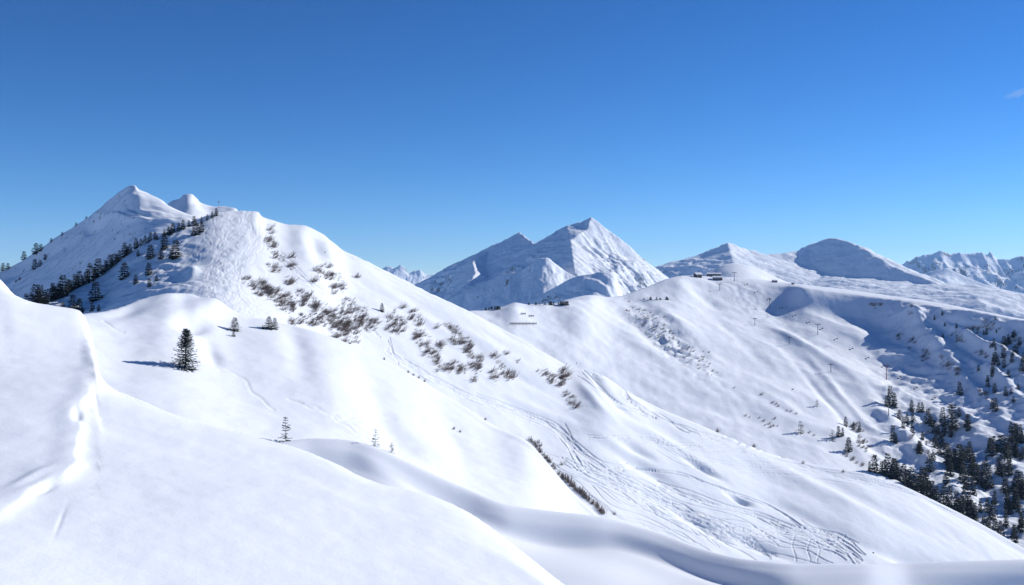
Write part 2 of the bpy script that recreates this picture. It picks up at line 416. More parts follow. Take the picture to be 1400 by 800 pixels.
for k in range(3):   # crossings at the foot of the run
    x = 1085 + k * 16 + rng.uniform(-5, 5); tr_b.append((wiggle([(x, 722 + k*3), (x + rng.uniform(-4, 6), 768)], 2, .2, 300 + k, 12), .8, .26))
# the tracked-out face under the summit: arcs and turns
for k in range(175):
    u = rng.random() ** .8; cx = 318 + (-36 + 34 * u) * .2 + rng.gauss(0, 15 + 12 * u) - 16 * u * (1 - u) * 2; cy = 298 + 132 * u
    a0 = rng.uniform(0, 6.28); rad = rng.uniform(5, 17); sp = rng.uniform(.9, 2.6)
    P = [(cx + rad * math.cos(a0 + sp * i / 9) * 1.0, cy + rad * .85 * math.sin(a0 + sp * i / 9)) for i in range(10)]
    tr_b.append((P, rng.uniform(.6, .85), rng.uniform(.06, .14)))
bundle([(285, 385), (300, 415), (330, 428), (385, 438)], 16, 8, 3, .15, .65, .13, 18)
bundle([(335, 295), (330, 320), (300, 345), (290, 380), (300, 410)], 22, 14, 4, .16, .65, .13, 19)
bundle([(345, 300), (350, 330), (325, 360), (320, 400), (350, 425)], 14, 8, 4, .18, .65, .13, 20)

def rel_b(X, Y, PX, PY, cY):
    m = crestmask(Y, cY, .02)
    z = 2.2 * fbm(X, Y, 85, 2, 31) + .35 * fbm(X * 1.0 + .3 * Y, Y, 20, 3, 32) + .05 * fbm(X, Y, 5, 2, 33)
    z *= (.12 + .88 * m)
    # folds that run down the fall line of the lower slope
    for (x, y, rx, ry, rot, h) in [(880, 640, 60, 7, 32, -1.6), (960, 640, 26, 4, 30, -2.0), (1010, 685, 16, 4, 28, -2.4), (960, 720, 60, 7, 30, -2.2), (870, 615, 26, 5, 30, -1.4), (1030, 745, 40, 7, 20, -2.2),
                                   (900, 600, 50, 7, 28, 1.2), (1100, 660, 90, 9, 22, 1.0), (1080, 700, 90, 8, 22, -.9), (1220, 700, 80, 8, 25, -.9), (1240, 760, 50, 8, 15, -1.4), (700, 460, 40, 7, 28, -1.4), (660, 470, 40, 7, 30, 1.0),
                                   (830, 535, 34, 5, 48, -1.9), (812, 545, 30, 6, 48, 1.0), (870, 550, 30, 5, 35, 1.0), (430, 335, 9, 22, -25, -1.4), (448, 322, 22, 6, 35, -1.4), (345, 318, 13, 7, 60, -.6), 
                                   (455, 350, 8, 30, -20, 1.2), (720, 520, 50, 6, 25, -.8), (560, 420, 70, 7, 35, .9), (740, 560, 60, 6, 22, .8)]:
        z = z + h * gb(PX, PY, x, y, rx, ry, rot) * m
    # wooded shoulder: trampled, wind-drifted snow in long low ribs
    c = sstep((300 - PX) / 60) * m
    z = z + c * (.75 * fbm(X * .35, Y + .5 * X, 7, 3, 41) + .28 * fbm(X, Y, 3, 2, 42))
    tz = np.clip(1 - np.abs(PX - 312 + (PY - 300) * .05) / 48, 0, 1) * np.clip((438 - PY) / 30, 0, 1) * m
    z = z + tz * .22 * fbm(X, Y, 4, 3, 44)
    z = z + 1.6 * gb(PX, PY, 262, 372, 12, 9, -50) * m
    return z
crest_b = [(-260, 470, 330), (0, 432, 345), (40, 421, 350), (75, 408, 360), (120, 386, 372), (150, 368, 380), (175, 348, 386), (212, 326, 396), (245, 311, 404), (272, 301, 410), (297, 293, 415), (318, 291, 419), (340, 290, 422), (353, 290.5, 423), (357, 296, 423), (372, 301, 424),
           (395, 307, 426), (412, 307.5, 427), (438, 318, 428), (470, 342, 428), (500, 356, 427), (540, 376, 426), (590, 401, 423), (640, 425, 420), (700, 457, 412), (740, 480, 406), (780, 501, 402), (820, 511, 398), (850, 530, 396), (900, 557, 392), (960, 583, 386), (1000, 600, 383), (1060, 623, 379), (1130, 638, 374),
           (1180, 646, 371), (1220, 658, 369), (1280, 685, 364), (1340, 715, 358), (1400, 749, 350), (1500, 800, 340), (1660, 880, 325)]
LB_PX = np.array([c[0] for c in crest_b], float); LB_PY = np.array([c[1] for c in crest_b], float)
make_sheet('ski_slope', crest_b,
    [(lambda p, c: c + 7, [(0, .3), (297, .27), (400, .26), (640, .16), (1000, .1), (1400, .1)]),
     (lambda p, c: c + 40, [(0, .28), (297, .3), (400, .34), (640, .3), (1000, .2), (1400, .18)]),
     (lambda p, c: c + 110, [(0, .25), (297, .34), (400, .42), (640, .38), (1000, .3), (1400, .25)]),
     (lambda p, c: c + 200, [(0, .2), (297, .32), (640, .36), (1000, .3), (1400, .25)]),
     (lambda p, c: c + 245, .25)],
    back=((1.03, .3), (1.15, .5), (2.0, .55)), step=1.2, rowstep=1.05, relief=rel_b, mat=M_SKI, px0=-60, px1=1470, tracks=tr_b)

# the pointed summit on the left and the smaller one behind it
def rel_d(X, Y, PX, PY, cY):
    m = crestmask(Y, cY, .01); k = np.clip((PY - np.interp(PX, D_PX, D_PY)) / 12, .1, 1) * m
    z = (5 * fbm(X * .5, Y + .4 * X, 60, 3, 51) + 2.0 * fbm(X * .4, Y + .5 * X, 14, 3, 52)) * k
    z = z - 9 * gb(PX, PY, 130, 308, 16, 7, -25) * m - 3 * gb(PX, PY, 190, 286, 16, 3, 20) * m + 3 * gb(PX, PY, 165, 296, 30, 3, 5) * m - 6 * gb(PX, PY, 60, 350, 40, 7, -30) * m
    return z
crest_d = [(-260, 430, 1050), (-80, 396, 1040), (0, 371, 1020), (40, 350, 1005), (80, 322, 985), (110, 304, 965), (133, 287, 945), (150, 272, 930), (165, 261, 915), (178, 253, 900), (184, 252.5, 896), (190, 259, 892), (203, 264, 888), (217, 271, 880), (232, 281, 870),
           (250, 290, 858), (280, 300, 840), (330, 325, 820), (420, 400, 800)]
D_PX = np.array([c[0] for c in crest_d], float); D_PY = np.array([c[1] for c in crest_d], float)
make_sheet('pointed_summit', crest_d,
    [(lambda p, c: c + 5, [(0, .5), (178, .4), (250, .2)]), (lambda p, c: c + 40, [(0, .42), (178, .5), (250, .35)]), (lambda p, c: c + 100, [(0, .35), (178, .42), (250, .4)]), (lambda p, c: c + 260, .35)],
    back=((1.03, .5), (1.4, .7)), step=1.7, blur=2.2, relief=rel_d, mat=M_WIND, px0=-200, px1=420, crest_smooth=True)
make_sheet('small_summit',
    [(150, 330, 1200), (215, 292, 1160), (230, 279, 1155), (237, 274, 1150), (246, 271, 1145), (251, 266, 1140), (262, 265, 1138), (267, 270, 1135), (275, 276, 1130), (286, 281, 1125), (300, 283, 1120), (315, 283, 1115), (322, 284, 1110), (327, 290, 1105), (345, 300, 1100), (420, 340, 1090)],
    [(lambda p, c: c + 4, .3), (lambda p, c: c + 20, .35), (lambda p, c: c + 90, .35), (lambda p, c: c + 200, .3)],
    back=((1.03, .5), (1.4, .7)), step=2.0, relief=lambda X, Y, PX, PY, cY: 1.5 * fbm(X, Y, 30, 3, 61), mat=M_WIND, px0=150, px1=420)

# the lift basin: long ridge with the lodges, open slope on the left, shaded gullies on the right
def rel_e(X, Y, PX, PY, cY):
    m = crestmask(Y, cY, .012); k = np.clip((PY - np.interp(PX, E_PX, E_PY)) / 10, .04, 1)
    z = (6 * fbm(X, Y, 300, 2, 71) + 1.8 * fbm(X + .4 * Y, Y * .6, 70, 3, 72) + .5 * fbm(X, Y * .6, 16, 2, 73)) * (k * m)
    F = [ # x, y, rx, ry, rot, height
        (1090, 420, 14, 42, -52, 5), (1085, 440, 60, 10, 38, 5), (1050, 420, 60, 9, 40, -5), (960, 400, 40, 8, 45, -6), (930, 390, 30, 10, 30, 5), (1150, 455, 70, 11, 22, 12), (1200, 480, 60, 12, 26, 8),
        (880, 460, 70, 8, 38, -8), (900, 470, 40, 9, 42, -8), (930, 450, 50, 7, 42, 8), (860, 430, 40, 6, 42, 4), (800, 470, 70, 10, 30, -6), (850, 500, 90, 11, 28, 6), (1000, 560, 90, 10, 14, -8),
        (1010, 470, 60, 7, 42, -5), (1075, 466, 30, 5, 30, 9), (1110, 485, 60, 5, 32, 9), (1095, 497, 55, 6, 32, -7), (1150, 540, 60, 4, 45, 6), (1130, 545, 60, 4, 45, -6), (1165, 575, 14, 8, 0, -6), (1100, 560, 30, 6, 20, -7), (1080, 555, 34, 5, 22, 6),
        (1250, 440, 16, 14, 0, 26), (1270, 470, 45, 14, 52, 20), (1305, 505, 30, 13, 52, 13), (1205, 470, 26, 22, 0, -16), (1220, 520, 60, 14, 25, -14), (1300, 450, 22, 16, 40, -14),
        (1330, 470, 50, 8, 32, 18), (1370, 490, 30, 9, 25, 14), (1330, 490, 40, 7, 35, -12), (1360, 520, 50, 8, 35, 14), (1390, 450, 30, 9, 30, -12), (1320, 440, 40, 7, 15, 10),
        (1240, 548, 90, 7, 24, 9), (1360, 560, 60, 7, 40, 8), (1290, 600, 90, 14, 48, -16), (1240, 600, 80, 9, 46, 14), (1210, 620, 70, 8, 44, -8), (1350, 600, 50, 12, 45, 10), (1340, 660, 70, 10, 50, -10), (1310, 680, 50, 8, 45, 8), (1380, 640, 40, 12, 45, 7), (1170, 610, 40, 8, 38, 7)]
    for (x, y, rx, ry, rot, h) in F: z = z + np.where(h > 13, h * .5, np.clip(h, -9, 13) * .33) * gb(PX, PY, x, y, rx, ry, rot) * m * k
    g = sstep((PX - 1170) / 60) * m * k
    z = z + g * (3.2 * fbm(X + .6 * Y, Y * .5, 60, 3, 75, ridged=True) + 1.8 * fbm(X, Y, 14, 3, 76))
    sc = gb(PX, PY, 915, 470, 65, 17, 40) * m
    z = z + sc * (2.4 * fbm(X, Y, 18, 3, 77, ridged=True))
    mog = gb(PX, PY, 1030, 412, 55, 20, 35) * m                      # mogul field under the lodges
    z = z + mog * .9 * fbm(X, Y * .5, 9, 2, 78)
    return z
crest_e = [(380, 600, 900), (560, 470, 960), (610, 434, 1010), (640, 425, 1030), (665, 424, 1050), (688, 419, 1070), (705, 413.5, 1085), (722, 416, 1100), (760, 414, 1140), (775, 409, 1155), (808, 403, 1195), (832, 406, 1225), (850, 404, 1250), (868, 398, 1275), (890, 390, 1310),
           (912, 381, 1345), (935, 376.5, 1375), (955, 377, 1395), (975, 378, 1410), (1000, 379, 1412), (1030, 381, 1412), (1060, 384.5, 1405), (1100, 389, 1385), (1150, 395, 1352), (1200, 402, 1305), (1250, 409, 1245), (1300, 417, 1178), (1350, 427, 1125), (1400, 436, 1078), (1500, 452, 990), (1660, 480, 880)]
E_PX = np.array([c[0] for c in crest_e], float); E_PY = np.array([c[1] for c in crest_e], float)
make_sheet('lift_basin', crest_e,
    [(lambda p, c: c + 4, [(600, .1), (900, .12), (1050, .1), (1100, .04), (1660, .04)]),
     (lambda p, c: c + 40, [(600, .2), (900, .24), (1050, .3), (1120, .62), (1200, .7), (1400, .62)]),
     (lambda p, c: c + 90, [(600, .2), (900, .25), (1050, .26), (1150, .3), (1250, .45), (1400, .42)]),
     (lambda p, c: c + 180, [(600, .18), (900, .22), (1100, .16), (1200, .18), (1300, .3), (1400, .33)]),
     (lambda p, c: c + 330, [(600, .15), (1100, .15), (1400, .24)]),
     (lambda p, c: c + 375, .25)],
    back=((1.02, .25), (1.25, .5), (1.7, .5)), step=1.65, rowstep=1.5, relief=rel_e, mat=M_BASIN, px0=500, px1=1560)
make_sheet('snow_mound',
    [(900, 420, 1560), (940, 386, 1560), (958, 376, 1560), (975, 368, 1560), (990, 362, 1560), (1005, 360, 1560), (1020, 362, 1560), (1040, 369, 1560), (1062, 379, 1560), (1085, 388, 1560), (1120, 400, 1560), (1200, 430, 1560)],
    [(lambda p, c: c + 6, .2), (lambda p, c: c + 40, .35), (lambda p, c: c + 100, .3)],
    back=((1.03, .3), (1.3, .5)), step=1.8, relief=lambda X, Y, PX, PY, cY: .8 * fbm(X, Y, 40, 2, 81), mat=M_BASIN, px0=900, px1=1200)

# high mountains: triangulated ridge lines with eroded, wind-fluted faces
def make_massif(name, P, E, px0, px1, Y0, Y1, nx, ny, amp, mat, base_t=-.05, seed=90, flute=(0, 0), kmin=.15):
    keys = list(P); W3 = [((P[k][0] - CX) / FOC * P[k][2], P[k][2], -(P[k][1] - CY) / FOC * P[k][2]) for k in keys]
    idx = {k: i for i, k in enumerate(keys)}
    ed = []
    for chain in E:
        c = chain.split()
        ed += [(idx[a], idx[b]) for a, b in zip(c[:-1], c[1:])]
    vo, eo, fo, ov, oe, of = delaunay_2d_cdt([Vector(w[:2]) for w in W3], ed, [], 0, 1e-4)
    zz = []
    for i, v in enumerate(vo):
        src = ov[i]
        zz.append(W3[src[0]][2] if src else np.nan)
    px = np.linspace(px0, px1, nx); Yr = np.exp(np.linspace(math.log(Y0), math.log(Y1), ny))
    PX = np.broadcast_to(px[None], (ny, nx)); Y = np.broadcast_to(Yr[:, None], (ny, nx)).copy(); X = (PX - CX) / FOC * Y
    Z = np.full(X.shape, np.nan); Dn = np.full(X.shape, 0.0)
    for f in fo:
        a, b, c = f[:3]
        if any(np.isnan(zz[i]) for i in (a, b, c)): continue
        (ax, ay), (bx, by), (cx, cy) = vo[a], vo[b], vo[c]
        det = (by - cy) * (ax - cx) + (cx - bx) * (ay - cy)
        if abs(det) < 1e-6: continue
        l1 = ((by - cy) * (X - cx) + (cx - bx) * (Y - cy)) / det; l2 = ((cy - ay) * (X - cx) + (ax - cx) * (Y - cy)) / det; l3 = 1 - l1 - l2
        m = (l1 >= -1e-6) & (l2 >= -1e-6) & (l3 >= -1e-6)
        Z = np.where(m, l1 * zz[a] + l2 * zz[b] + l3 * zz[c], Z)
    Z = np.where(np.isnan(Z), base_t * Y, Z)
    # distance to ridge edges keeps the crests crisp
    D = np.full(X.shape, 1e9)
    for a, b in ed:
        x0, y0, _ = W3[a]; x1, y1, _ = W3[b]; dx, dy = x1 - x0, y1 - y0
        u = np.clip(((X - x0) * dx + (Y - y0) * dy) / (dx*dx + dy*dy + 1e-9), 0, 1)
        D = np.minimum(D, np.hypot(X - x0 - u*dx, Y - y0 - u*dy))
    k = np.clip(D / (amp[0] * 1.1), kmin, 1)
    Z = Z + k * (amp[1] * fbm(X, Y, amp[0], 5, seed, .55) + amp[1] * .6 * fbm(X, Y, amp[0] * .5, 4, seed + 9, .5, ridged=True))
    if flute[0]: Z = Z + k * flute[1] * fbm(X + .5 * Y, Y * .22, flute[0], 3, seed + 30, .5, ridged=True)
    L = Sheet(); L.px = px; L.Y = Y; L.crestY = None
    finish(L, X, Y, Z, name, mat)
    return L

def fY(x, y): return 1359.8 / (.6 * (x - CX) / FOC + .3 + (y - CY) / FOC)
def fp(x, y, d=0): return (x, y, fY(x, y) + d)
F_P = dict(a=(808, 297, 5060), a1=(796, 304, 5080), b=fp(775, 308.5), c=fp(733, 335), d=fp(710, 317), d1=fp(700, 324), e=fp(688, 334), f=fp(668, 344), g=fp(652, 346), h=fp(610, 366), i=fp(570, 388), j=(500, 420, 5900),
           k=(830, 312, 5020), l=(860, 336, 4980), m=(885, 357, 4950), n=(915, 379, 4900), o=(980, 430, 4800),
           p=fp(780, 330), q=fp(783, 350), r=fp(786, 372), s=(805, 395, 4120), t=(820, 430, 3990), a2=(803, 312, 4960),
           g1=fp(646, 358, -190), g2=fp(650, 374, -230), g3=fp(640, 392, -200), g4=fp(668, 379, 30), f1=fp(664, 362, 20), d2=(722, 330, 5480), d3=(729, 334, 5400), w1=fp(720, 372), w2=fp(690, 395), w3=fp(710, 350, 30), e1=fp(693, 352, -30),
           v1=(600, 425, 4700), v2=(700, 450, 4100), v3=(860, 450, 3970), v4=(950, 450, 4200), u2=(838, 375, 4450),
           z1=(500, 520, 6800), z2=(710, 470, 6800), z3=(808, 470, 6300), z4=(915, 520, 6000), z5=(1000, 560, 5600), z6=(480, 520, 4200), z7=(420, 560, 5200))
make_massif('twin_peak_mountain', F_P, ['i h g f e d1 d c b a1 a k l m n o', 'b p q r s t', 'g g1 g2 g3', 'd d2 d3', 'f f1 g4', 'j i', 'a1 a2', 'e e1'], 480, 1010, 3950, 6850, 400, 370, (200, 13), M_FAR, seed=91, flute=(70, 15), kmin=.22)
make_sheet('shaded_spur',
    [(540, 470, 4500), (590, 424, 4450), (612, 409, 4420), (640, 396, 4400), (665, 385, 4380), (690, 373, 4350), (706, 371, 4330), (725, 361, 4310), (738, 353, 4300), (747, 352, 4290), (757, 358, 4280), (768, 367, 4270), (782, 375, 4250), (800, 384, 4220), (830, 400, 4180), (900, 440, 4100)],
    [(lambda p, c: c + 4, .5), (lambda p, c: c + 30, .62), (lambda p, c: c + 90, .55)],
    back=((1.02, .5), (1.1, .7)), step=1.5, relief=lambda X, Y, PX, PY, cY: np.where(Y <= cY, np.clip((cY - Y) / 60, 0, 1), 0) * (8 * fbm(X, Y, 160, 4, 101) + 5 * fbm(X, Y * .4, 60, 3, 102, ridged=True)), mat=M_FAR, px0=540, px1=900)
make_sheet('shaded_knoll',
    [(680, 450, 3900), (735, 405, 3880), (757, 393, 3860), (778, 382, 3840), (795, 376, 3830), (812, 373, 3820), (826, 371, 3810), (836, 374, 3800), (843, 381, 3790), (847, 392, 3785), (853, 405, 3780), (870, 420, 3770), (960, 460, 3700)],
    [(lambda p, c: c + 5, .45), (lambda p, c: c + 30, .62), (lambda p, c: c + 80, .55)],
    back=((1.02, .4), (1.1, .7)), step=1.5, relief=lambda X, Y, PX, PY, cY: np.where(Y <= cY, np.clip((cY - Y) / 60, 0, 1), 0) * (7 * fbm(X, Y, 150, 4, 111) + 6 * fbm(X + Y * .4, Y * .4, 60, 3, 112, ridged=True)), mat=M_FAR, px0=680, px1=960)

def gY(x, y): return 3048 / (.6 * (x - CX) / FOC + .3 + (y - CY) / FOC)      # tilt of the great shaded bowl
def gp(x, y, d=0): return (x, y, gY(x, y) + d)
G_P = dict(a=(995, 331, 7000), b=(1005, 335, 7000), c=(1025, 345, 7000), d=(1045, 347, 7050), e=(1070, 346, 7100), f=(1090, 343, 7150), g=(1108, 333, 7180), h=gp(1128, 326), i=gp(1138, 324.5), j=gp(1152, 327), k=gp(1168, 333, 20), l=gp(1184, 338, 90),
           m=gp(1205, 350, 150), n=gp(1240, 366, 160), o=gp(1290, 386, 120), l2=gp(1184, 342), m2=gp(1207, 356), n2=gp(1242, 374), o2=gp(1288, 390), p=gp(1340, 391, 60), q=gp(1380, 397, 30), r=gp(1400, 408), r2=(1560, 440, 4600),
           s=(975, 339, 7050), t=(955, 348, 7100), u=(925, 356, 7100), v=(900, 363, 7100), v0=(860, 372, 7100), v1=(800, 400, 7000),
           a1=(999, 345, 6750), a2=(1003, 360, 6450), a3=(1015, 385, 6100), c1=(1045, 362, 6650), c2=(1065, 382, 6300), c3=(1075, 400, 6000),
           g1=gp(1108, 342), g2=gp(1106, 356), g3=gp(1118, 369), g4=gp(1128, 375), f1=(1092, 362, 6850), f2=(1110, 385, 6250), k1=gp(1160, 378), k2=gp(1200, 381), k3=gp(1240, 387),
           w1=(1150, 384, 6000), w2=(1185, 388, 5800), w3=(1200, 398, 5500), w4=(1140, 400, 5500), w5=(1245, 397, 5450), w6=(1285, 410, 5100), w7=(1310, 425, 4900), y1=(1330, 402, 5100), y2=(1350, 420, 4800),
           x1=(850, 470, 5200), x2=(1000, 460, 5000), x3=(1130, 460, 4800), x4=(1250, 470, 4600), x5=(1400, 500, 4300), x6=(1560, 520, 4200),
           z1=(780, 480, 8200), z2=(1000, 450, 8300), z3=(1140, 450, 8300), z4=(1250, 470, 8000), z5=(1400, 500, 7600), z6=(1560, 520, 7200))
make_massif('bowl_mountain', G_P, ['v1 v0 v u t s a b c d e f g h i j k l m n o p q r r2', 'a a1 a2 a3', 'c c1 c2 c3', 'h g1 g2 g3 g4 k1 k2 k3', 'k l2 m2 n2 o2 p', 'f f1 f2', 'g4 w1 w2 w3', 'k3 w5 w6 w7', 'p y1 y2'], 800, 1550, 4250, 8300, 440, 260, (260, 15), M_FAR, seed=131, flute=(100, 12), kmin=.4)
make_sheet('small_white_ridge',
    [(1200, 400, 9300), (1262, 374, 9300), (1280, 368, 9300), (1296, 366, 9300), (1308, 372, 9250), (1325, 380, 9200), (1350, 390, 9100), (1420, 405, 9000)],
    [(lambda p, c: c + 4, .5), (lambda p, c: c + 50, .55)], back=((1.02, .5), (1.1, .6)), step=1.5,
    relief=lambda X, Y, PX, PY, cY: np.where(Y <= cY, np.clip((cY - Y) / 100, 0, 1), 0) * 26 * fbm(X, Y, 260, 4, 141), mat=M_FAR, px0=1200, px1=1420)
def rel_h(X, Y, PX, PY, cY):
    k = np.where(Y <= cY, np.clip((cY - Y) / 300, .25, 1), .25)
    return k * (38 * fbm(X, Y, 420, 5, 151, .55) + 36 * fbm(X, Y * .5, 260, 4, 152, .5, ridged=True)) + 16 * fbm(X, Y * .2, 70, 3, 153)
make_sheet('rocky_range',
    [(1150, 400, 12500), (1215, 375, 12500), (1235, 360, 12500), (1248, 354, 12500), (1262, 349, 12500), (1275, 347, 12500), (1288, 342, 12500), (1300, 346, 12500), (1335, 345, 12500), (1350, 347, 12500), (1354, 344, 12500), (1362, 353, 12500), (1375, 354, 12450), (1392, 351, 12450), (1420, 347, 12400), (1480, 340, 12400), (1560, 352, 12400)],
    [(lambda p, c: c + 6, .9), (lambda p, c: c + 30, .6), (lambda p, c: c + 90, .4)], back=((1.02, .5), (1.1, .6)), step=1.6, relief=rel_h, mat=M_ROCKY, px0=1150, px1=1560)
make_sheet('far_left_peaks',
    [(440, 400, 15000), (510, 378, 15000), (524, 366, 15000), (532, 363.5, 15000), (540, 366, 15000), (548, 362.5, 15000), (554, 367, 15000), (559, 373, 15000), (566, 370, 15000), (573, 368.5, 15000), (580, 374, 15000), (586, 376, 15000), (595, 376, 15000), (620, 384, 15000), (700, 400, 15000)],
    [(lambda p, c: c + 4, .9), (lambda p, c: c + 20, .6), (lambda p, c: c + 90, .4)], back=((1.02, .5), (1.1, .6)), step=1.2, relief=lambda X, Y, PX, PY, cY: .6 * rel_h(X, Y, PX, PY, cY), mat=M_ROCKY, px0=440, px1=700)

# the valley floor far below, out to the horizon
n = 120; gx, gy = np.meshgrid(np.linspace(-24000, 24000, n), np.linspace(-24000, 24000, n))
gz = -1150 + 60 * fbm(gx, gy, 3000, 4, 201)
i = np.arange(n - 1)[:, None] * n + np.arange(n - 1)[None]
obj('ground', mesh_np('ground', np.stack([gx, gy, gz], -1).reshape(-1, 3), np.stack([i, i+1, i+n+1, i+n], -1).reshape(-1, 4), [M_VALLEY]))['kind'] = 'structure'

# ------------------------------------------------------------------ spruces
def tri_prism_tube(V, F, p0, p1, r0, r1, k=5):
    a = Vector(p1) - Vector(p0); q = a.to_track_quat('Z', 'Y'); b = len(V)
    for p, r in ((p0, r0), (p1, r1)):
        for i in range(k):
            v = q @ Vector((math.cos(6.2832*i/k) * r, math.sin(6.2832*i/k) * r, 0)) + Vector(p); V.append(tuple(v))
    for i in range(k): F.append((b+i, b+(i+1) % k, b+k+(i+1) % k, b+k+i))

def spruce_meshes(name, seed, whorls, nbr, leaf, width=.3, snow=.0, gap=.04, leafsize=.05, twin=False, low=.03, crownmat=M_CROWN, thin=1.0):
    """unit-height spruce: trunk mesh, crown mesh and (optionally) a mesh of snow on the boughs"""
    r = random.Random(seed)
    V, F = [], []
    bend = [r.uniform(-.02, .02) for _ in range(2)]
    tri_prism_tube(V, F, (0, 0, -.12), (0, 0, .35), .022 * thin, .016 * thin, 6); tri_prism_tube(V, F, (0, 0, .35), (bend[0], bend[1], .99), .016 * thin, .003, 6)
    if twin: tri_prism_tube(V, F, (0, 0, .5), (.055, .0, .97), .012, .003, 5)
    cv, cf, sv, sf = [], [], [], []
    def quad(L, G, p, d, s, w):
        b = len(L); d = d.normalized(); side = d.cross(Vector((0, 0, 1))); side = side.normalized() if side.length > .01 else Vector((1, 0, 0))
        side = (Matrix.Rotation(r.uniform(-.6, .6), 3, d) @ side)
        for a, c in ((0, -.5), (.55, -w), (1, 0), (.55, w)): L.append(tuple(p + d * s * a + side * s * (c * (.6 if a == 0 else 1)) * .55))
        G.append((b, b+1, b+2, b+3))
    tops = [(0, 0, 1.0)] + ([(.055, 0, .97)] if twin else [])
    for (tx, ty, th) in tops:
        for w in range(whorls):
            u = (w + r.uniform(-.2, .2)) / whorls; z = low + (th - low) * u
            if twin and tx and z < .55: continue
            L0 = width * (1 - u) ** .82 * (1 if u > .12 else .75 + 2 * u) + .012
            base = Vector((tx * max(0, (z - .5) / .47) + bend[0] * z, bend[1] * z, z))
            for b in range(nbr):
                if r.random() < gap: continue
                a = 6.2832 * b / nbr + r.uniform(-.5, .5) + w * 1.3; L = L0 * r.uniform(.6, 1.18)
                droop = -.32 + .75 * u + r.uniform(-.12, .12)
                d = Vector((math.cos(a), math.sin(a), droop))
                for k in range(leaf):
                    f = (k + .5 + r.uniform(-.3, .3)) / leaf
                    p = base + d * L * f + Vector((0, 0, L * .22 * f * f))
                    sd = (Vector((-d.y, d.x, 0)) * r.uniform(-1, 1) + d * 1.1 + Vector((0, 0, r.uniform(-.45, .15))))
                    s = leafsize * r.uniform(.7, 1.4) * (1 - .45 * u)
                    quad(cv, cf, p, sd, s * 1.3, .55)
                    if snow and r.random() < snow: quad(sv, sf, p + Vector((0, 0, .008)), sd + Vector((0, 0, .1)), s * .9, .6)
    tm = mesh_np(name + '_trunk', V, F, [M_TRUNK]); cm = mesh_np(name + '_crown', cv, cf, [crownmat], smooth=False)
    sm = mesh_np(name + '_snow', sv, sf, [M_SNOWC], smooth=False) if sv else None
    return tm, cm, sm

HERO = spruce_meshes('hero_spruce', 1, 30, 11, 9, .31, snow=.34, leafsize=.042, twin=True, low=.02)
SMALL = [spruce_meshes('small_spruce', 10 + k, 18, 9, 5, (.30, .25)[k], snow=.10, leafsize=.08, low=.0) for k in range(2)]
SPARSE = [spruce_meshes('sparse_sapling', 20 + k, 11, 6, 7, (.24, .27, .24)[k], snow=.12, gap=.3, leafsize=.07, thin=.8, low=.03) for k in range(3)]
FAR = [spruce_meshes('far_spruce', 30 + k, 15, 8, 3, (.15, .19, .22, .17, .20, .16)[k], snow=.06 if k % 2 else 0, leafsize=.125, low=.04, crownmat=M_CROWNF) for k in range(6)]

def tree(px, py, h_px, L, kind, label, group=None, name='spruce_tree', wx=1.0, cat='tree', sink=.02, Y=None):
    p = hit(L, px, py); h = h_px * p.y / FOC
    e = bpy.data.objects.new(name, None); COL.objects.link(e)
    e.location = (p.x, p.y, p.z - h * sink); e.rotation_euler = (0, 0, random.uniform(0, 6.28) if kind is not HERO else 0); e.scale = (h * wx, h * wx, h)
    e.empty_display_size = .2
    tag(e, label, cat, group)
    for nm, me in zip(('trunk', 'crown', 'snow'), kind):
        if me:
            o = obj(nm, me, e)
            if nm == 'snow': o['kind'] = 'stuff'
    return e

A, B, D, D2, E = (LAY[k] for k in ('near_hill', 'ski_slope', 'pointed_summit', 'small_summit', 'lift_basin'))
H_ = LAY['snow_hollow']
tree(254, 504, 56, A, HERO, 'largest lone spruce on the near slope, broad, double-topped, snow-dusted', wx=1.12)
tree(321, 452, 18.5, A, SMALL[0], 'small lone spruce on the near slope, next one right of the large spruce', wx=1.5)
tree(319.5, 460, 8, A, SMALL[1], 'tiny spruce seedling just below the small lone spruce', wx=1.4)
tree(367.5, 450, 18, A, SMALL[1], 'left and taller one of the two spruces growing side by side under the shrub belt', wx=1.5)
tree(375.5, 450, 16, A, SMALL[0], 'right one of the two spruces growing side by side under the shrub belt', wx=1.3)
tree(359.5, 450, 5.5, A, SMALL[0], 'tiny spruce seedling at the left foot of the pair of spruces', wx=1.5)
tree(391, 606, 38, A, SPARSE[0], 'slender thin-branched sapling behind the left end of the foreground drift', name='spruce_sapling')
tree(513, 610, 25, H_, SPARSE[1], 'bare thin sapling with a long leader poking over the drift crest', name='spruce_sapling')
tree(536, 619, 15, H_, SPARSE[2], 'short forked sapling half buried at the drift crest, right of the thin one', name='spruce_sapling', wx=1.6)
tree(522.5, 426, 12, B, FAR[2], 'small dark spruce standing alone at the upper edge of the shrub belt', wx=1.1)

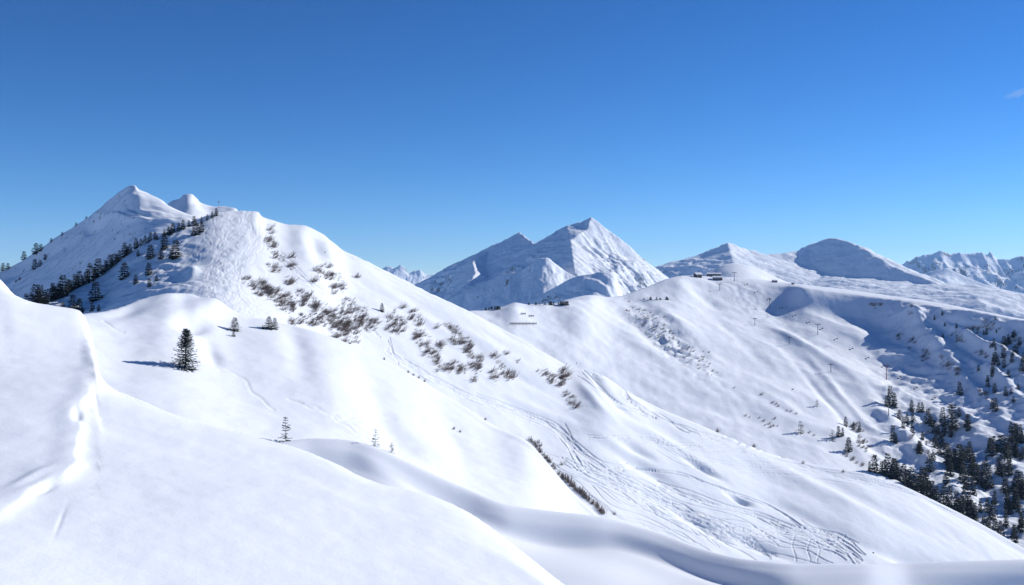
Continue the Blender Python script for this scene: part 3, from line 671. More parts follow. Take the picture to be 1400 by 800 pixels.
def crest_label(x):
    for lim, t in ((45, 'at the lowest left end of the spruce line, beside the picture edge'), (75, 'in the dense dark clump behind the near snow edge'), (112, 'in the tall lower stretch of the spruce line'), (160, 'in the middle stretch of the spruce line'), (214, 'in the even upper middle of the spruce line'), (260, 'in the loose upper part of the spruce line'), (400, 'in the topmost knot of the spruce line')):
        if x < lim: return 'dark spruce ' + t, 'spruces ' + t
def wood_label(x, y):
    if y < 600 and x < 1200: t = 'in the small group on the knoll left of the gully'
    elif y < 600 and x < 1250: t = 'in the short row beside the lowest towers of the second lift'
    elif y < 625 and x < 1335: t = 'in the open upper wood below the red chairlift tower'
    elif y < 630: t = 'at the upper right edge of the valley wood'
    elif x < 1250: t = 'at the left end of the wood, right behind the ski slope skyline'
    elif x < 1300: t = 'in the middle of the wood, right behind the ski slope skyline'
    elif y < 672: t = 'in the dark heart of the valley wood'
    elif x < 1345: t = 'in the lower wood where the gully meets the ski slope skyline'
    else: t = 'in the bottom right corner of the valley wood'
    return 'dark spruce ' + t, 'spruces ' + t
LFT = [(296,294,10),(290,297,10),(284,300,8),(275,304,9),(266,307,13),(258,309,10),(250,312,13),(245,314,10),(236,317,13),(230,320,13),(225,322,10),(212,326,10),(206,328,13),(199,332,11),(193,335,10),(186,339,14),(178,344,14),(170,349,19),(163,353,15),(156,358,16),(150,363,19),(144,368,18),(134,372,26),(129,374,16),(123,380,27),(117,383,18),(108,388,23),(102,391,21),(97,394,15),(92,398,21),(86,404,31),(80,407,23),(74,409,20),(72,403,22),(66,410,18),(60,414,20),(55,416,26),(48,418,30),(43,420,22),(53,424,28),(61,426,20),(68,427,13),(36,420,20),(30,419,15),(24,417,12),(18,418,10),(140,371,14),(112,387,14),(153,361,12),(160,356,11),(174,347,12)]
LFT += [(x + random.uniform(2.5, 4.5), y + random.uniform(-1.5, 1.5), h * random.uniform(.6, .9)) for x, y, h in LFT if x < 250][::2]
for k, (x, y, h) in enumerate(LFT):
    tree(x + random.uniform(-.6, .6), y + 1, h * random.uniform(.92, 1.08), B, FAR[k % 6], *crest_label(x), wx=random.uniform(.95, 1.3))
for x, y, h, lab in [(86, 428, 15, 'small spruce at the left end of the row just above the near snow edge'), (100, 428, 26, 'tall bushy spruce in the row just above the near snow edge'), (108.5, 428, 21, 'spruce pressed against the right side of the bushy one above the near snow edge'),
                     (130.5, 411, 27, 'tallest isolated spruce in the middle of the wooded shoulder, long shadow beside it'), (126, 425, 12, 'low spruce just above the near snow edge, below the tallest isolated spruce'), (135, 425, 9, 'low twiggy spruce just above the near snow edge, right of its neighbour'),
                     (170, 381, 23, 'pointed isolated spruce below the middle of the spruce line'), (189, 350, 9, 'little spruce just under the spruce line, left of the thin pair'), (185.5, 388, 13, 'low broad spruce on the open shoulder, lower left of three'),
                     (203.5, 376, 18, 'bushy spruce on the open shoulder, topmost of three'), (204, 392, 12, 'low spruce on the open shoulder, lowest of three'), (214, 384, 8, 'shrubby little spruce beside the three on the open shoulder'),
                     (206, 354, 20, 'thin spruce, lower left of the thin pair under the spruce line'), (220, 354, 14, 'small thin spruce between the thin pair and the broad clump'), (225, 340, 22, 'thin tall spruce right under the gap in the spruce line'),
                     (240.5, 353, 26, 'tall spruce of the clump right of centre on the shoulder'), (234, 353, 12, 'low spruce at the left foot of the tall clump spruce'), (265, 322, 12, 'left one of the bushy spruces just below the upper spruce line'), (270, 321, 16, 'middle one of the bushy spruces just below the upper spruce line'), (276, 317, 14, 'right one of the bushy spruces just below the upper spruce line')]:
    tree(x, y, h, B, FAR[int(x) % 6], lab, wx=1.3)
for x, y, h, lab in [(4, 370, 11, 'dark spruce on the far left skyline at the picture edge'), (11, 368, 9, 'low spruce on the far left skyline right of the edge tree'), (33, 355, 12, 'dark rounded spruce on the left skyline, lower of two'), (49, 347, 15, 'dark spruce on the left skyline, tallest there'), (56, 343, 10, 'spruce on the left skyline close behind the tallest'),
                     (70, 331, 6, 'tiny spruce on the left skyline, first above the tall two'), (85, 322, 5, 'tiny spruce on the left skyline, midway up the ridge'), (104, 309, 5, 'tiny spruce high on the left skyline'), (118, 299, 4, 'tiny topmost spruce on the left skyline'),
                     (48, 368, 14, 'isolated spruce on the shaded lower flank of the pointed summit'), (55, 364, 9, 'small spruce right of the isolated one on the shaded flank'), (62, 355, 8, 'small bushy spruce on the shaded flank, upper right of three'), (27, 383, 5, 'tiny spruce on the shaded flank near the valley, right'), (22, 386, 4, 'tiny spruce on the shaded flank near the valley, left')]:
    tree(x, y, h, D, FAR[int(x) % 6], lab, wx=1.5)

RGT = [(1156,583,14),(1146.5,597,15),(1152,596,12),(1167,588,11),(1175,590,14),(1160,617,20),(1196,646,25),(1189,645,15),(1214,652,34),(1221,655,30),(1227,655,26),(1235,662,28),(1240,665,24),(1246,668,30),(1252,671,26),(1258,675,30),(1264,678,28),(1270,682,26),(1275,684,28),(1281,688,24),(1205,648,18),(1209,650,22),
       (1217,555,28),(1223,556,20),(1212,556,16),(1256,563,13),(1261,563,14),(1269,579,21),(1289,582,26),(1302,586,34),(1278,592,18),(1291,595,18),(1324,588,23),(1312,540,19),(1361,562,19),(1357,558,14),(1235,586,17),(1247,592,15),(1221,605,25),(1225,606,14),(1283,594,14),
       (1312,642,36),(1305,640,28),(1299,650,24),(1327.5,650,32),(1333,656,24),(1338,662,28),(1354,616,20),(1359,616,21),(1376.5,625,30),(1370,650,30),(1365,648,24),(1352,668,34),(1346,666,24),(1387,597,19),(1382,590,14),(1394,605,26),(1397,606,18),(1348,637,13),(1290,692,30),(1299,697,34),(1308,700,30),(1315,704,28),(1320,690,30),(1333,711,25),(1325,708,28),(1357,709,26),(1375,719,22),(1397,722,25),(1368,733,22),(1345,722,18),(1387,741,22),(1340,700,18),(1330,676,26),(1322,668,28),(1316,660,26),(1380,650,22),(1390,668,26),(1396,680,22),(1360,690,20),(1377,690,24),(1350,700,20),(1392,700,18),(1330,640,22),(1345,648,18),(1320,625,16)]
for k, (x, y, h) in enumerate(RGT):
    tree(x, y, h, E, FAR[(k * 5 + 1) % 6], *wood_label(x, y), wx=random.uniform(.8, 1.1))
fill = random.Random(5); cnt = 0
POLY = [([(1205, 652), (1300, 610), (1350, 600), (1400, 640), (1400, 745), (1300, 700)], 22, (16, 28)), ([(1225, 590), (1300, 600), (1340, 640), (1300, 650), (1240, 610)], 20, (10, 20)), ([(1330, 480), (1400, 450), (1400, 600), (1350, 560)], 26, (8, 15)), ([(1380, 560), (1400, 560), (1400, 740), (1370, 720)], 14, (16, 26)), ([(1255, 425), (1400, 440), (1400, 500), (1290, 470)], 16, (5, 9)), ([(1220, 560), (1330, 560), (1330, 600), (1240, 600)], 8, (12, 20))]
def inside(P, x, y):
    c = False
    for (x0, y0), (x1, y1) in zip(P, P[1:] + P[:1]):
        if (y0 > y) != (y1 > y) and x < (x1 - x0) * (y - y0) / (y1 - y0) + x0: c = not c
    return c
for P, n, hr in POLY:
    xs = [p[0] for p in P]; ys = [p[1] for p in P]; k = 0
    while k < n:
        x, y = fill.uniform(min(xs), max(xs)), fill.uniform(min(ys), max(ys))
        if not inside(P, x, y): continue
        k += 1
        if y > 560: lab, grp = wood_label(x, y)
        else: lab, grp = 'small spruce scattered over the shaded gullies under the right end of the long ridge', 'spruces scattered over the shaded gullies'
        tree(x, y, fill.uniform(*hr), E, FAR[k % 6], lab, grp, wx=fill.uniform(1., 1.4))

# ------------------------------------------------------------------ shrubs: bare alder, combed uphill by the snow
def bush_mesh(seed, n, length=1.0, lean=.8, width=.011, spread=.5, up=.55):
    r = random.Random(seed); V, F = [], []
    for k in range(n):
        x, y = r.gauss(0, spread * .45), r.gauss(0, spread * .45)
        p = Vector((x, y, -.05)); d = Vector((lean * r.uniform(.5, 1.5), r.uniform(-.5, .5), up * r.uniform(.5, 1.5))).normalized()
        L = length * r.uniform(.35, 1.0)
        for s in range(2):
            d2 = (d + Vector((0, 0, .35 * s)) + Vector((r.uniform(-.25, .25), r.uniform(-.25, .25), r.uniform(-.2, .2)))).normalized()
            q = p + d2 * L * .5; w = width * (1 - .4 * s) * r.uniform(.7, 1.3); side = Vector((-d2.z, 0, d2.x)).normalized() * w; s2 = Vector((0, w, 0))
            b = len(V); V += [tuple(p - side - s2), tuple(p + side - s2), tuple(p + s2), tuple(q + side * .6), tuple(q - side * .6), tuple(q + s2 * .6)]
            F += [(b, b+1, b+3, b+4), (b+1, b+2, b+5, b+3), (b+2, b, b+4, b+5)]
            for tw in range(2):   # side twigs
                f = r.uniform(.3, .95); o = p.lerp(q, f); e = o + (d2 + Vector((r.uniform(-.9, .9), r.uniform(-.9, .9), r.uniform(-.3, .9)))).normalized() * L * .28
                b = len(V); V += [tuple(o - side * .6), tuple(o + side * .6), tuple(e + side * .2), tuple(e - side * .2)]; F.append((b, b+1, b+2, b+3))
            p = q
    return mesh_np('bush_twigs', V, F, [M_TWIG], smooth=False)
BUSH = [bush_mesh(60 + k, 34, 1.0, .75, .0125, .5, .9) for k in range(5)]
TUFT = [bush_mesh(80 + k, 40, 1.0, .15, .016, .45, .9) for k in range(3)]
def bush(px, py, w_px, L, meshes, label, group, name='alder_bush', hs=1.0, cat='bush'):
    p = hit(L, px, py); s = w_px * p.y / FOC
    o = obj(name, meshes[random.randrange(len(meshes))]); o.location = p; o.scale = (s, s, s * hs); o.rotation_euler = (0, 0, random.uniform(-.5, .5))
    return tag(o, label, cat, group)
PATCH = [(373,312,4,6,0),(371,331,10,5,15),(374,342,6,6,20),(384,352,6,4,30),(402,350,4,3,0),(402,364,5,4,0),(368,363,3,4,0),(378,367,6,5,20),(394,383,6,6,0),
    (352,388,17,7,20),(366,398,20,9,30),(385,405,18,9,30),(392,418,12,7,20),(413,405,9,9,30),(425,413,10,8,20),(405,440,8,4,30),(424,436,14,7,20),(442,425,12,9,30),(450,437,12,8,20),(476,417,10,10,30),(470,437,15,13,30),(466,450,12,10,20),(478,462,12,6,20),(493,430,10,9,30),(505,442,11,9,30),(487,447,9,8,20),(515,440,6,5,0),
    (437,368,10,4,15),(446,375,8,5,10),(459,378,7,5,0),(456,395,6,5,0),(470,393,5,5,30),(428,383,3,3,0),(449,363,6,2,10),(490,378,4,2,0),
    (540,437,9,6,-20),(548,446,9,7,-20),(538,452,9,7,-10),(542,425,3,2,0),(553,420,3,2,0),(566,426,5,6,60),(570,438,7,7,50),(573,452,7,7,40),(578,464,8,9,40),(586,478,12,8,30),(596,490,8,5,30),(601,476,6,6,-30),(604,499,4,3,0),(598,505,3,2,0),
    (600,445,4,3,0),(614,444,6,5,40),(624,452,7,7,40),(628,464,9,6,30),(638,470,9,8,30),(643,480,7,6,40),(650,493,9,8,50),(652,503,8,6,40),(625,500,10,6,20),(615,506,6,4,0),(650,518,5,3,0),(632,508,7,4,0),
    (680,490,6,5,40),(686,500,5,4,0),(680,513,10,6,10),(698,514,5,6,40),(744,509,7,4,20),(753,516,9,5,20),(762,519,9,7,20),(769,510,7,7,-40),(774,516,5,6,0),(774,538,4,4,0),(783,546,5,6,45),(789,552,3,3,0),(692,482,3,2,0),(710,493,3,2,0)]
pr = random.Random(3); NB = 0
for (x, y, rx, ry, rot) in PATCH:
    n = max(1, int(rx * ry * 3.1 / 37 + .5)); c, s = math.cos(R(rot)), math.sin(R(rot))
    for k in range(n):
        a, q = pr.uniform(0, 6.28), 1.2 * math.sqrt(pr.random()); dx, dy = rx * q * math.cos(a), ry * q * math.sin(a)
        X_, Y_ = x + dx * c - dy * s, y + dx * s + dy * c; NB += 1
        if x > 772: t = 'in the last small tufts right of the shrub belt'
        elif x > 735: t = 'in the separate patch right of the shrub belt'
        elif x > 670: t = 'in the thin right end of the shrub belt'
        elif x > 597: t = 'in the steep strip in the right half of the shrub belt'
        elif x > 561: t = 'in the long strip in the middle of the shrub belt'
        elif x > 518: t = 'in the pale loose clump just left of the long strip'
        elif y < 371 and x < 430: t = 'in the small tufts climbing under the snowy summit'
        elif y < 399 and x > 400: t = 'in the loose scatter above the dense shrub band'
        elif x < 400: t = 'in the dense left end of the shrub band'
        elif x < 448: t = 'in the thinner centre of the dense shrub band'
        else: t = 'in the darkest thicket of the shrub band'
        lab, grp = 'bare brown alder bush ' + t, 'alder bushes ' + t
        bush(X_ - 3, Y_ + 2, pr.choice((4, 6, 8, 9, 11, 13)) * pr.uniform(.85, 1.15), B, BUSH, lab, grp)
for k in range(30):    # hedge that peeps over the edge of the near hill
    f = (k + pr.random()) / 30
    x = 764 + 62 * f; y = 650 + 54 * f + pr.uniform(-2, 1)
    bush(x + pr.uniform(-1, 2), y, pr.uniform(6, 10), B, TUFT, 'dark bare bush in the thick hedge along the gully below the ski tracks', 'bushes of the thick gully hedge', hs=1.0)
for k in range(16):
    f = (k + pr.random()) / 16
    bush(724 + 34 * f, 601 + 40 * f + pr.uniform(-1, 1), pr.uniform(5, 8), B, TUFT, 'small bare bush in the thin upper end of the gully hedge', 'bushes of the thin upper hedge')
for x, y in [(778, 690), (788, 695), (793, 697), (840, 704), (736, 606), (739, 610), (768, 636)]:
    bush(x, y, 6, B, TUFT, 'few bare twigs sticking out of the snow beside the gully hedge', 'twigs beside the gully hedge')
for x, y in [(558, 502), (565, 505), (572, 508), (580, 513), (525, 487), (620, 585), (629, 589), (663, 562)]:
    bush(x, y + 2, 4.5, A, TUFT, 'small twiggy tuft on the brow of the near hill', 'twiggy tufts on the brow of the near hill')
V, F = [], []; sr = random.Random(77)      # the loose fine twigs between the bushes, past counting
for (x, y, rx, ry, rot) in PATCH:
    c, s_ = math.cos(R(rot)), math.sin(R(rot))
    for k in range(int(rx * ry * .30) + 2):
        a, q = sr.uniform(0, 6.28), 1.25 * math.sqrt(sr.random()); dx, dy = rx * q * math.cos(a), ry * q * math.sin(a)
        p = hit(B, x + dx * c - dy * s_ - 2, y + dx * s_ + dy * c + 1)
        for t_ in range(5):
            L_ = sr.uniform(.7, 2.0); d = Vector((sr.uniform(.3, 1.1), sr.uniform(-.3, .3), sr.uniform(.35, 1.0))).normalized() * L_
            o_ = p + Vector((sr.gauss(0, .35), sr.gauss(0, .35), -.1)); w_ = sr.uniform(.02, .045); b = len(V)
            V += [tuple(o_ + Vector((-w_, 0, w_))), tuple(o_ + Vector((w_, 0, -w_))), tuple(o_ + Vector((0, w_ * 1.5, 0))), tuple(o_ + d)]; F += [(b, b+1, b+3), (b+1, b+2, b+3), (b+2, b, b+3)]
o = obj('alder_scrub', mesh_np('alder_scrub', V, F, [M_TWIG], smooth=False)); tag(o, 'loose fine bare twigs poking through the snow all over the shrub belt', 'scrub', kind='stuff')
for x, y, w, lab in [(980, 578, 7, 'dark little bush on the skyline of the ski slope, uppermost of the row'), (1030, 610, 6, 'second dark little bush along the skyline of the ski slope'), (1098, 634, 5, 'pale twiggy bush on the skyline of the ski slope, left'), (1152, 646, 5, 'lowest little bush on the skyline of the ski slope')]:
    bush(x, y, w, B, TUFT, lab, 'bushes on the skyline of the ski slope')
# scree and shrubs on the open basin slope
for k in range(95):
    f = pr.random(); x = 858 + 112 * f + pr.gauss(0, 6); y = 425 + 82 * f + pr.gauss(0, 8) - 14 * math.sin(3.1 * f) * pr.random()
    bush(x, y, pr.uniform(2.2, 4.5), E, BUSH, 'low dark shrub in the speckled patch on the open basin slope', 'low shrubs in the speckled basin patch', name='low_shrub')
for x, y in [(1003, 531), (1040, 540), (1055, 551), (1060, 553), (1063, 556), (1075, 562), (1080, 563), (1088, 566), (1045, 582), (1052, 585), (1058, 573), (1018, 569), (1024, 571), (1037, 572), (1043, 576), (1050, 580), (1056, 583), (1062, 583), (1105, 592), (1112, 596), (1083, 533)]:
    bush(x, y, pr.uniform(3, 6), E, BUSH, 'small shrub on the lower rim of the open basin slope', 'small shrubs on the lower rim of the basin', name='low_shrub')
for (cx, cy, rx, ry, rot, n, t) in [(1200, 420, 12, 4, 10, 8, 'just under the middle of the long ridge'), (1246, 424, 7, 5, -50, 7, 'under the ridge above the snowy rib'), (1262, 485, 9, 9, 40, 12, 'on the left flank of the snowy rib'), (1292, 497, 12, 6, 40, 14, 'on the crest of the snowy rib'), (1305, 508, 8, 5, 30, 8, 'at the foot of the snowy rib'),
        (1310, 462, 12, 6, 40, 12, 'along the second rib, its dark upper side'), (1330, 452, 10, 6, 0, 10, 'in the hollow between two ribs'), (1355, 445, 14, 7, 10, 14, 'in the dark thicket under the right end of the ridge'), (1345, 487, 16, 6, 30, 14, 'on the lit shelf at the right'), (1343, 540, 9, 6, 20, 12, 'in the rounded thicket above the forest track'),
        (1228, 460, 6, 4, -50, 5, 'in the shade left of the snowy rib, upper tuft'), (1246, 470, 10, 4, -60, 6, 'in the shade left of the snowy rib, lower strip'), (1380, 470, 14, 10, 0, 14, 'in the bushes at the right picture edge'), (1170, 585, 12, 6, 35, 9, 'among the small spruces on the knoll'), (1185, 615, 22, 6, 45, 16, 'along the gully edge below the knoll'),
        (1180, 600, 10, 5, 30, 8, 'in the gully right of the knoll spruces'), (1290, 615, 40, 10, 45, 26, 'in the long dark ravine through the wood'), (1260, 608, 24, 6, 40, 14, 'at the upper end of the ravine'), (1165, 628, 22, 3, 38, 9, 'on the thin rim left of the wood')]:
    for k in range(n):
        a, q = pr.uniform(0, 6.28), math.sqrt(pr.random()); c, s = math.cos(R(rot)), math.sin(R(rot)); dx, dy = rx * q * math.cos(a), ry * q * math.sin(a)
        bush(cx + dx * c - dy * s, cy + dx * s + dy * c, pr.uniform(3, 7.5), E, BUSH, 'dark scrub bush ' + t, 'scrub bushes ' + t, name='scrub_bush', hs=1.1)
tree(1095, 592, 17, E, SPARSE[0], 'bare pale larch standing alone at the foot of the open basin', name='larch_tree', wx=1.5)
tree(1138, 602, 15, E, SPARSE[1], 'bare brown larch at the left end of the small tree group', name='larch_tree', wx=1.4)
tree(1117, 556, 10, E, SPARSE[2], 'bare larch on the lip above the short dark bank', name='larch_tree', wx=1.6)
for k in range(14):
    x = 664 + 22 * pr.random(); 
    tree(x, 423, pr.uniform(3.5, 6), E, FAR[k % 6], 'dark spruce tip behind the saddle left of the snow knob', 'spruce tips left of the snow knob', wx=1.5, sink=.15)
for k in range(20):
    x = 716 + 60 * pr.random() ** .8
    tree(x, 417, pr.uniform(2.5, 5.5) + (2 if x > 745 else 0), E, FAR[k % 6], 'dark spruce tip behind the saddle right of the snow knob', 'spruce tips right of the snow knob', wx=1.6, sink=.2)
for k in range(10):
    x = 880 + 34 * pr.random()
    tree(x, 410, pr.uniform(3, 6), E, FAR[k % 6], 'dark spruce tip behind the shoulder left of the lodges', 'spruce tips left of the lodges', wx=1.6, sink=.2)

# ------------------------------------------------------------------ built things
def box(V, F, c, s, rot=0):
    b = len(V); cc, ss = math.cos(rot), math.sin(rot)
    for dz in (-.5, .5):
        for dx, dy in ((-.5, -.5), (.5, -.5), (.5, .5), (-.5, .5)):
            x, y = dx * s[0], dy * s[1]; V.append((c[0] + x*cc - y*ss, c[1] + x*ss + y*cc, c[2] + dz * s[2]))
    F += [(b, b+3, b+2, b+1), (b+4, b+5, b+6, b+7)] + [(b+i, b+(i+1) % 4, b+4+(i+1) % 4, b+4+i) for i in range(4)]
def boxes(name, L, mat, parent):
    V, F = [], []
    for a in L: box(V, F, *a)
    return obj(name, mesh_np(name, V, F, [mat], smooth=False), parent)
def empty(name, loc, label, cat, group=None, rz=0):
    e = bpy.data.objects.new(name, None); COL.objects.link(e); e.location = loc; e.rotation_euler = (0, 0, rz); return tag(e, label, cat, group)

def lodge(px, py, w, d, h, rh, label, rz=0, nwin=4, overhang=1.0, chimney=True, name='mountain_lodge'):
    p = hit(E, px, py); e = empty(name, (p.x, p.y, p.z - .3), label, 'building', None, rz)
    boxes('wall', [((0, 0, h/2 - 1.5), (w, d, h + 3))], M_WOOD, e)
    V = []; F = []
    o = overhang
    for s in (-1, 1):
        y0 = s * (d/2 + o); t = .5
        b = len(V)
        V += [(-w/2 - o, y0, h - .15), (w/2 + o, y0, h - .15), (w/2 + o, 0, h + rh), (-w/2 - o, 0, h + rh), (-w/2 - o, y0, h + t), (w/2 + o, y0, h + t), (w/2 + o, 0, h + rh + t), (-w/2 - o, 0, h + rh + t)]
        F += [(b, b+1, b+2, b+3), (b+4, b+5, b+6, b+7), (b, b+1, b+5, b+4), (b+1, b+2, b+6, b+5), (b+3, b, b+4, b+7), (b+2, b+3, b+7, b+6)]
    rf = obj('roof', mesh_np('roof', V, F, [M_ROOF], smooth=False), e)
    V = [(-w/2, -d/2, h), (-w/2, d/2, h), (-w/2, 0, h + rh - .1), (w/2, -d/2, h), (w/2, d/2, h), (w/2, 0, h + rh - .1)]
    obj('gable', mesh_np('gable', V, [(0, 1, 2), (3, 5, 4)], [M_WOOD], smooth=False), e)
    if chimney: boxes('chimney', [((w * .2, d * .12, h + rh + .5), (.9, .9, 2.4))], M_ROCK, rf)
    for k in range(nwin):
        x = -w/2 + w * (k + .5) / nwin
        f = boxes('window', [((x, -d/2 - .04, h * .55), (1.5, .1, 1.4))], M_ROOF, e)
        boxes('pane', [((x, -d/2 - .12, h * .55), (1.15, .05, 1.1))], M_GLASS, f)
    dr = boxes('door', [((w * .5 - 1.4, -d/2 - .06, 1.1), (1.1, .1, 2.2))], M_RED, e)
    return e
lodge(954, 379, 8, 8, 3.6, 2.6, 'small dark hut at the left end of the hilltop buildings', rz=.3, nwin=2)
lodge(976, 376.5, 18, 9, 3.8, 1.3, 'long dark lodge with a low snowy roof at the foot of the white mound', rz=-.05, nwin=7)
lodge(981, 382.5, 12, 9, 3.2, 1.6, 'broad hut with snow on its roof in front of the long lodge', rz=-.1, nwin=4)
lodge(1059, 386, 6.5, 4, 2.4, .8, 'low shed on the ridge line right of the white mound', nwin=2, chimney=False, overhang=.3, name='ridge_shed')
lodge(1084, 389, 3, 3, 2.2, .7, 'tiny hut on the ridge line, right of the low shed', nwin=1, chimney=False, overhang=.2, name='ridge_hut')

# snow fence on the saddle
def snow_fence(px, py, n, label, step=3.2):
    p = hit(E, px, py); e = empty('snow_fence', p, label, 'fence')
    pm = None; bm_ = None
    for k in range(n):
        q = hit(E, px + k * step * FOC / p.y, py); x, y, z = q.x - p.x, q.y - p.y, q.z - p.z
        if not pm:
            post = boxes('post', [((0, 0, .9), (.25, .25, 3.0))], M_WOOD, e); pm = post.data
            bd = boxes('board', [((step/2, .16, 0), (step, .08, .34))], M_WOOD, e); bm_ = bd.data; bd.location = (x, y, z + .75)
            post.location = (x, y, z); rest = (1.25, 1.75)
        else: obj('post', pm, e, (x, y, z)); rest = (.75, 1.25, 1.75)
        if k < n - 1:
            for r_ in rest: obj('board', bm_, e, (x, y, z + r_))
snow_fence(697, 444, 9, 'long wooden snow fence standing across the slope below the snow knob')
snow_fence(712, 430.5, 3, 'short snow fence fragment on the flank of the snow knob, upper', 2.4)
snow_fence(723, 433.5, 3, 'short snow fence fragment on the flank of the snow knob, lower', 2.4)

# chairlifts
def tower(px, py, h, L, mat, label, group, arm=5.0, rz=0.0):
    p = hit(L, px, py); e = empty('lift_tower', p, label, 'lift tower', group, rz)
    V, F = [], []; tri_prism_tube(V, F, (0, 0, -1.5), (0, 0, h), .42, .28, 8); obj('mast', mesh_np('mast', V, F, [mat]), e)
    V, F = [], []; tri_prism_tube(V, F, (-arm/2, 0, h), (arm/2, 0, h), .26, .26, 6); tri_prism_tube(V, F, (-arm/2 + .3, 0, h), (0, 0, h - 1.4), .14, .14, 5); tri_prism_tube(V, F, (arm/2 - .3, 0, h), (0, 0, h - 1.4), .14, .14, 5)
    obj('crossarm', mesh_np('crossarm', V, F, [mat]), e)
    for s in (-1, 1):
        boxes('sheave_train', [((s * arm/2, 0, h - .3), (.35, 3.2, .45))], M_BLACK, e)
    return e, Vector((p.x, p.y, p.z + h))
LIFT1 = [(1004, 385, 'topmost tower of the long chairlift beside the lodges'), (1052, 421, 'second tower of the long chairlift, under the mogul field'), (1118, 458, 'third tower of the long chairlift on the lit slope'), (1212, 519, 'red chairlift tower standing on the shaded valley side'), (1301, 575, 'lowest visible tower of the long chairlift, among the valley spruces')]
LIFT2 = [(984, 397, 'tower of the second lift on the smooth slope below the lodges'), (1032, 445, 'second lift tower down, left of the mogul gully'), (1079, 471, 'lift tower on the small saddle, long shadow to its lower left'), (1136, 509, 'lift tower on the crest of the lit rib, short shadow'), (1215, 568, 'lift tower at the bottom of the lit rib next to the dark spruces')]
t1 = [tower(x, y, 12 if i < 3 else 14, E, M_RED if i == 3 else M_STEEL, lab, 'towers of the long chairlift', 5.4, .3)[1] for i, (x, y, lab) in enumerate(LIFT1)]
t2 = [tower(x, y, 8, E, M_STEEL, lab, 'towers of the second lift', 3.2, .3)[1] for i, (x, y, lab) in enumerate(LIFT2)]
def cable(pts, off, sag, label, group):
    V, F = [], []; d = Vector((math.cos(.3), math.sin(.3), 0)) * off; P = []
    for a, b in zip(pts[:-1], pts[1:]):
        for k in range(8):
            f = k / 8; q = a.lerp(b, f) + d; q.z -= .1 + sag * 4 * f * (1 - f); P.append(q)
    P.append(pts[-1] + d)
    for a, b in zip(P[:-1], P[1:]): tri_prism_tube(V, F, a, b, .035, .035, 4)
    o = obj('lift_cable', mesh_np('lift_cable', V, F, [M_BLACK])); tag(o, label, 'cable', group); return P
c1 = [cable(t1, s * 2.7, 2.5, 'thin %s haul cable of the long chairlift' % w, 'haul cables of the long chairlift') for s, w in ((-1, 'left'), (1, 'right'))]
c2 = [cable(t2, s * 1.6, 1.5, 'thin %s haul cable of the second lift' % w, 'haul cables of the second lift') for s, w in ((-1, 'left'), (1, 'right'))]
def chair_meshes():
    V, F = [], []; tri_prism_tube(V, F, (0, 0, 0), (0, .0, -2.2), .06, .06, 5); hang = mesh_np('hanger', V, F, [M_BLACK])
    V, F = [], []; box(V, F, (0, 0, -2.9), (2.3, .7, .14)); seat = mesh_np('seat', V, F, [M_BLACK], smooth=False)
    V, F = [], []; box(V, F, (0, .38, -2.45), (2.3, .1, .8)); back = mesh_np('backrest', V, F, [M_BLACK], smooth=False)
    V, F = [], []; tri_prism_tube(V, F, (-1.1, 0, -2.2), (1.1, 0, -2.2), .05, .05, 5)
    for s in (-1.1, 1.1): tri_prism_tube(V, F, (s, 0, -2.2), (s, .1, -2.9), .05, .05, 5)
    return [('hanger', hang), ('seat', seat), ('backrest', back), ('frame', mesh_np('frame', V, F, [M_BLACK]))]
CH = chair_meshes()
def on_cable(P, x):
    best = min(P, key=lambda q: abs(CX + FOC * q.x / q.y - x))
    for a, b in zip(P[:-1], P[1:]):
        xa, xb = CX + FOC * a.x / a.y, CX + FOC * b.x / b.y
        if min(xa, xb) <= x <= max(xa, xb):
            f = (x - xa) / (xb - xa + 1e-9); return a.lerp(b, f)
    return best
for x in [1018, 1032, 1049, 1066, 1084, 1103, 1121, 1141, 1162, 1184, 1206, 1228, 1250, 1275, 1297]:
    for P, s, w in ((c1[0], 0, 'left'), (c1[1], 3.5, 'right')):
        q = on_cable(P, x + s)
        e = empty('lift_chair', q, 'dark empty chair hanging from the %s cable of the long chairlift' % w, 'lift chair', 'chairs on the %s cable of the long chairlift' % w, .3)
        for nm, me in CH: obj(nm, me, e)

# weather mast on the little summit ridge
p = hit(D2, 299, 284); e = empty('weather_mast', p, 'thin mast with a crosspiece on the snowy ridge right of the small summit', 'mast')
V, F = [], []; tri_prism_tube(V, F, (0, 0, -1), (0, 0, 7.5), .2, .12, 6); obj('pole', mesh_np('pole', V, F, [M_STEEL]), e)
V, F = [], []; box(V, F, (0, 0, 6.2), (2.0, .3, 1.2)); obj('crosspiece', mesh_np('crosspiece', V, F, [M_STEEL], smooth=False), e)

